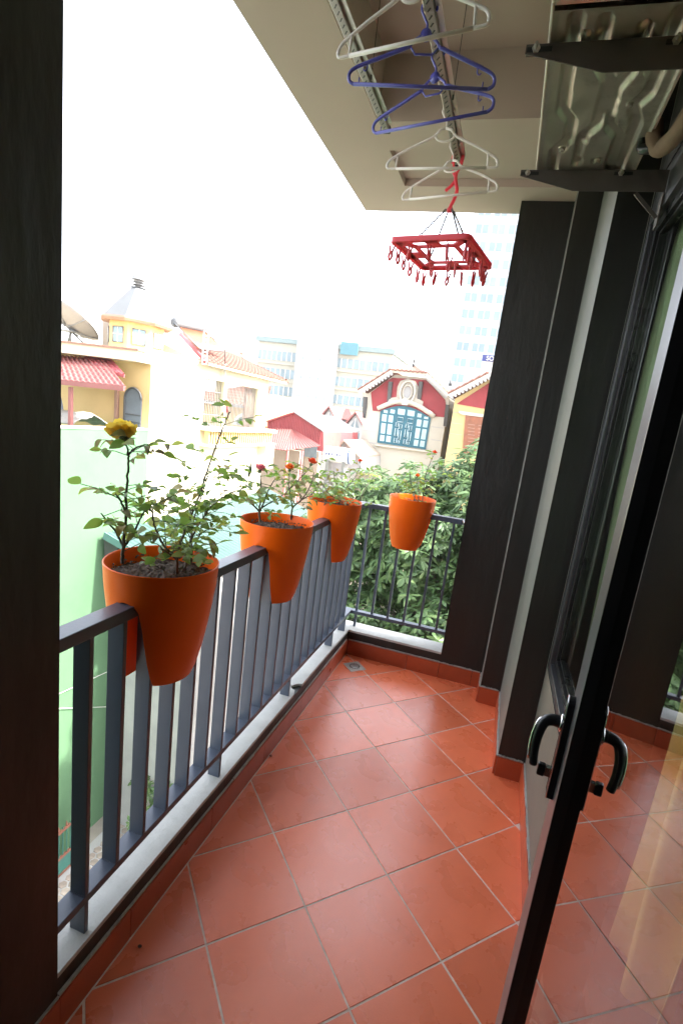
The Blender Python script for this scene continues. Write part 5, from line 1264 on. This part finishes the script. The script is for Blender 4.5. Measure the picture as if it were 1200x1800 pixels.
# ---- the leafy tree right behind the back rail
rnd = random.Random(5)
tt = thing('broadleaf_tree', 'dense tree with rosettes of long glossy leaves behind the back rail', 'tree', (1.4, 6.2, G))
def rosette_mesh(seed, name='leaf_rosette'):
    R_ = random.Random(seed); m = MB(); n = 9
    for k in range(n):
        a = 2 * PI * k / n + R_.uniform(-.2, .2); L = 0.165 * R_.uniform(.75, 1.15); W = 0.052 * R_.uniform(.85, 1.15)
        el = R_.uniform(-0.25, 0.55); roll = R_.uniform(-.5, .5)
        d = Vector((math.cos(a) * math.cos(el), math.sin(a) * math.cos(el), math.sin(el))); s = Vector((-math.sin(a), math.cos(a), 0)); nn = d.cross(s) * -1
        s = s * math.cos(roll) + nn * math.sin(roll)
        vs_ = []
        for i, (u, w_) in enumerate(((0.06, 0.10), (0.45, 0.78), (0.75, 1.0), (1.0, 0.12))):
            c = d * (L * u) - Vector((0, 0, 0.30 * L * u * u)); vs_ += [c - s * (W / 2 * w_), c + nn * (0.10 * W * -1), c + s * (W / 2 * w_)]
        m._add(vs_, [(3 * i + j, 3 * i + 3 + j, 3 * i + 4 + j, 3 * i + 1 + j) for i in range(3) for j in (0, 1)], True)
    return m.mesh(name, TREELEAF)
ROS = [rosette_mesh(s) for s in (1, 2, 3, 4)]
lobes = []
for k in range(46):
    while True:
        p = Vector((rnd.uniform(-1, 1), rnd.uniform(-1, 1), rnd.uniform(-1, 1)))
        if p.length < 1: break
    lobes.append((Vector((1.55, 6.6, -1.75)) + Vector((p.x * 3.4, p.y * 2.2, p.z * 2.4)), rnd.uniform(0.75, 1.15)))
lobes += [(Vector((-1.75, 5.9, -0.95)), .9), (Vector((-1.3, 5.2, -1.9)), .9), (Vector((-1.7, 5.4, -3.0)), 1.0), (Vector((-0.7, 4.7, -2.6)), .9), (Vector((0.3, 4.6, -1.4)), .9), (Vector((0.2, 4.4, -3.3)), 1.0), (Vector((-0.4, 5.2, -.5)), .9), (Vector((0.7, 5.4, 0.25)), .85), (Vector((1.8, 6.0, 0.5)), .9), (Vector((1.2, 4.6, -.6)), .9), (Vector((1.4, 4.4, -2.2)), 1.0), (Vector((-1.2, 6.6, -.15)), .8), (Vector((-0.3, 6.4, .25)), .75), (Vector((2.6, 5.0, -1.0)), 1.0), (Vector((-0.9, 5.0, -4.2)), 1.0), (Vector((.6, 4.6, -4.6)), 1.1), (Vector((2.6, 5.2, -3.2)), 1.1), (Vector((1.0, 6.2, .75)), .8), (Vector((1.9, 5.4, .75)), .9), (Vector((2.9, 6.0, .6)), .9), (Vector((0.1, 6.0, .45)), .8), (Vector((-.9, 5.8, .1)), .8), (Vector((-2.0, 5.6, -.35)), .75), (Vector((-2.2, 5.6, -1.3)), .85), (Vector((-2.1, 5.2, -2.3)), .9), (Vector((-1.5, 5.9, .0)), .7), (Vector((1.4, 5.0, .55)), .8), (Vector((2.3, 5.1, .35)), .9), (Vector((0.6, 5.0, .1)), .75), (Vector((1.5, 5.8, 1.0)), .75), (Vector((0.5, 6.2, .85)), .75), (Vector((2.4, 5.6, 1.0)), .8)]
spots = []
for c, r in lobes:
    for k in range(int(260 * r * r)):
        d = Vector((rnd.gauss(0, 1), rnd.gauss(0, 1), rnd.gauss(0, 1))).normalized()
        p = c + d * r * rnd.uniform(.5, 1.06)
        up = (d * .8 + Vector((0, 0, .9)) + Vector((rnd.uniform(-.4, .4), rnd.uniform(-.4, .4), 0))).normalized()
        if any((p - c2).length < r2 * .47 for c2, r2 in lobes): continue
        # the crown's top edge steps down towards the left
        if p.z > 1.72 - 0.25 * max(0, 1.0 - p.x) + 0.12 * noise.noise(p * 1.5): continue
        spots.append((p, up))
cp = Vector(CAMP)
front = sorted(spots, key=lambda s: (s[0] - cp).length + (0 if s[0].z > -3.2 else 4))
bigm = MB()
tpl = [([Vector(v.co) for v in me.vertices], [tuple(p.vertices) for p in me.polygons]) for me in ROS]
for i, (p, up) in enumerate(front):
    q = up.to_track_quat('Z', 'Y') @ Matrix.Rotation(rnd.uniform(0, 6.28), 3, 'Z').to_quaternion(); s = rnd.uniform(.8, 1.3)
    if i < 300:
        o = link('leaf_rosette', rnd.choice(ROS), tt, loc=p - wloc(tt)); o.rotation_mode = 'QUATERNION'; o.rotation_quaternion = q; o.scale = (s, s, s)
    else:
        V_, F_ = tpl[i % 4]; bigm._add([p + (q @ v) * s for v in V_], F_, True)
o = bigm.build('crown', TREELEAF, tt); o['kind'] = 'stuff'
tk = MB()
tk.tube(bez([(1.4, 6.2, G - .1), (1.35, 6.1, -6), (1.5, 6.3, -4.4), (1.45, 6.4, -2.8)], 5), [0.28 - .008 * i for i in range(16)], 12)
for k, (c, r) in enumerate(lobes[:26] + lobes[46:]):
    b = Vector((1.45, 6.3, -4.2 + 1.2 * rnd.random())); tk.tube(bez([b, b.lerp(c, .5) + Vector((0, 0, -.25)), c], 4), [0.10, 0.085, .075, .065, .055, .045, .035, .028, .02], 6)
tk.build('trunk', TRUNK, tt)
# leafy shrub in the alley below the rail
shb = thing('alley_shrub', 'green shrub growing in the alley seen between the railing bars', 'shrub', tuple(at(318, 1330, z=-6.2)))
c0 = at(318, 1335, z=-6.4); m = MB()
for k in range(260):
    d = Vector((rnd.gauss(0, 1), rnd.gauss(0, 1), rnd.gauss(0, 1))).normalized() * rnd.uniform(.4, 1.0)
    p = c0 + Vector((d.x * .75, d.y * 1.6, d.z * .6 - .3)); q = (d + Vector((0, 0, .6))).normalized().to_track_quat('Z', 'Y'); V_, F_ = tpl[k % 4]
    m._add([p + (q @ v) * 1.0 for v in V_], F_, True)
o = m.build('foliage', TREELEAF, shb); o['kind'] = 'stuff'; MB().tube([(c0.x, c0.y, G), c0], 0.05, 6).build('stem', TRUNK, shb)

# ---- the hazy air of the city
hz = MB().box((-410, -210, G - 1.2), (410, 910, 92)).build('haze', None)
hz.data.materials.clear()
hm = bpy.data.materials.new('haze_air'); hm.use_nodes = True
ht_ = hm.node_tree; ht_.nodes.clear()
vo = ht_.nodes.new('ShaderNodeVolumePrincipled'); ou = ht_.nodes.new('ShaderNodeOutputMaterial')
vo.inputs['Color'].default_value = (0.95, 0.96, 0.97, 1); vo.inputs['Density'].default_value = 0.0007; vo.inputs['Anisotropy'].default_value = 0.3
ht_.links.new(vo.outputs[0], ou.inputs['Volume'])
hz.data.materials.append(hm); tag(hz, 'pale city haze filling the air', 'haze', kind='stuff')
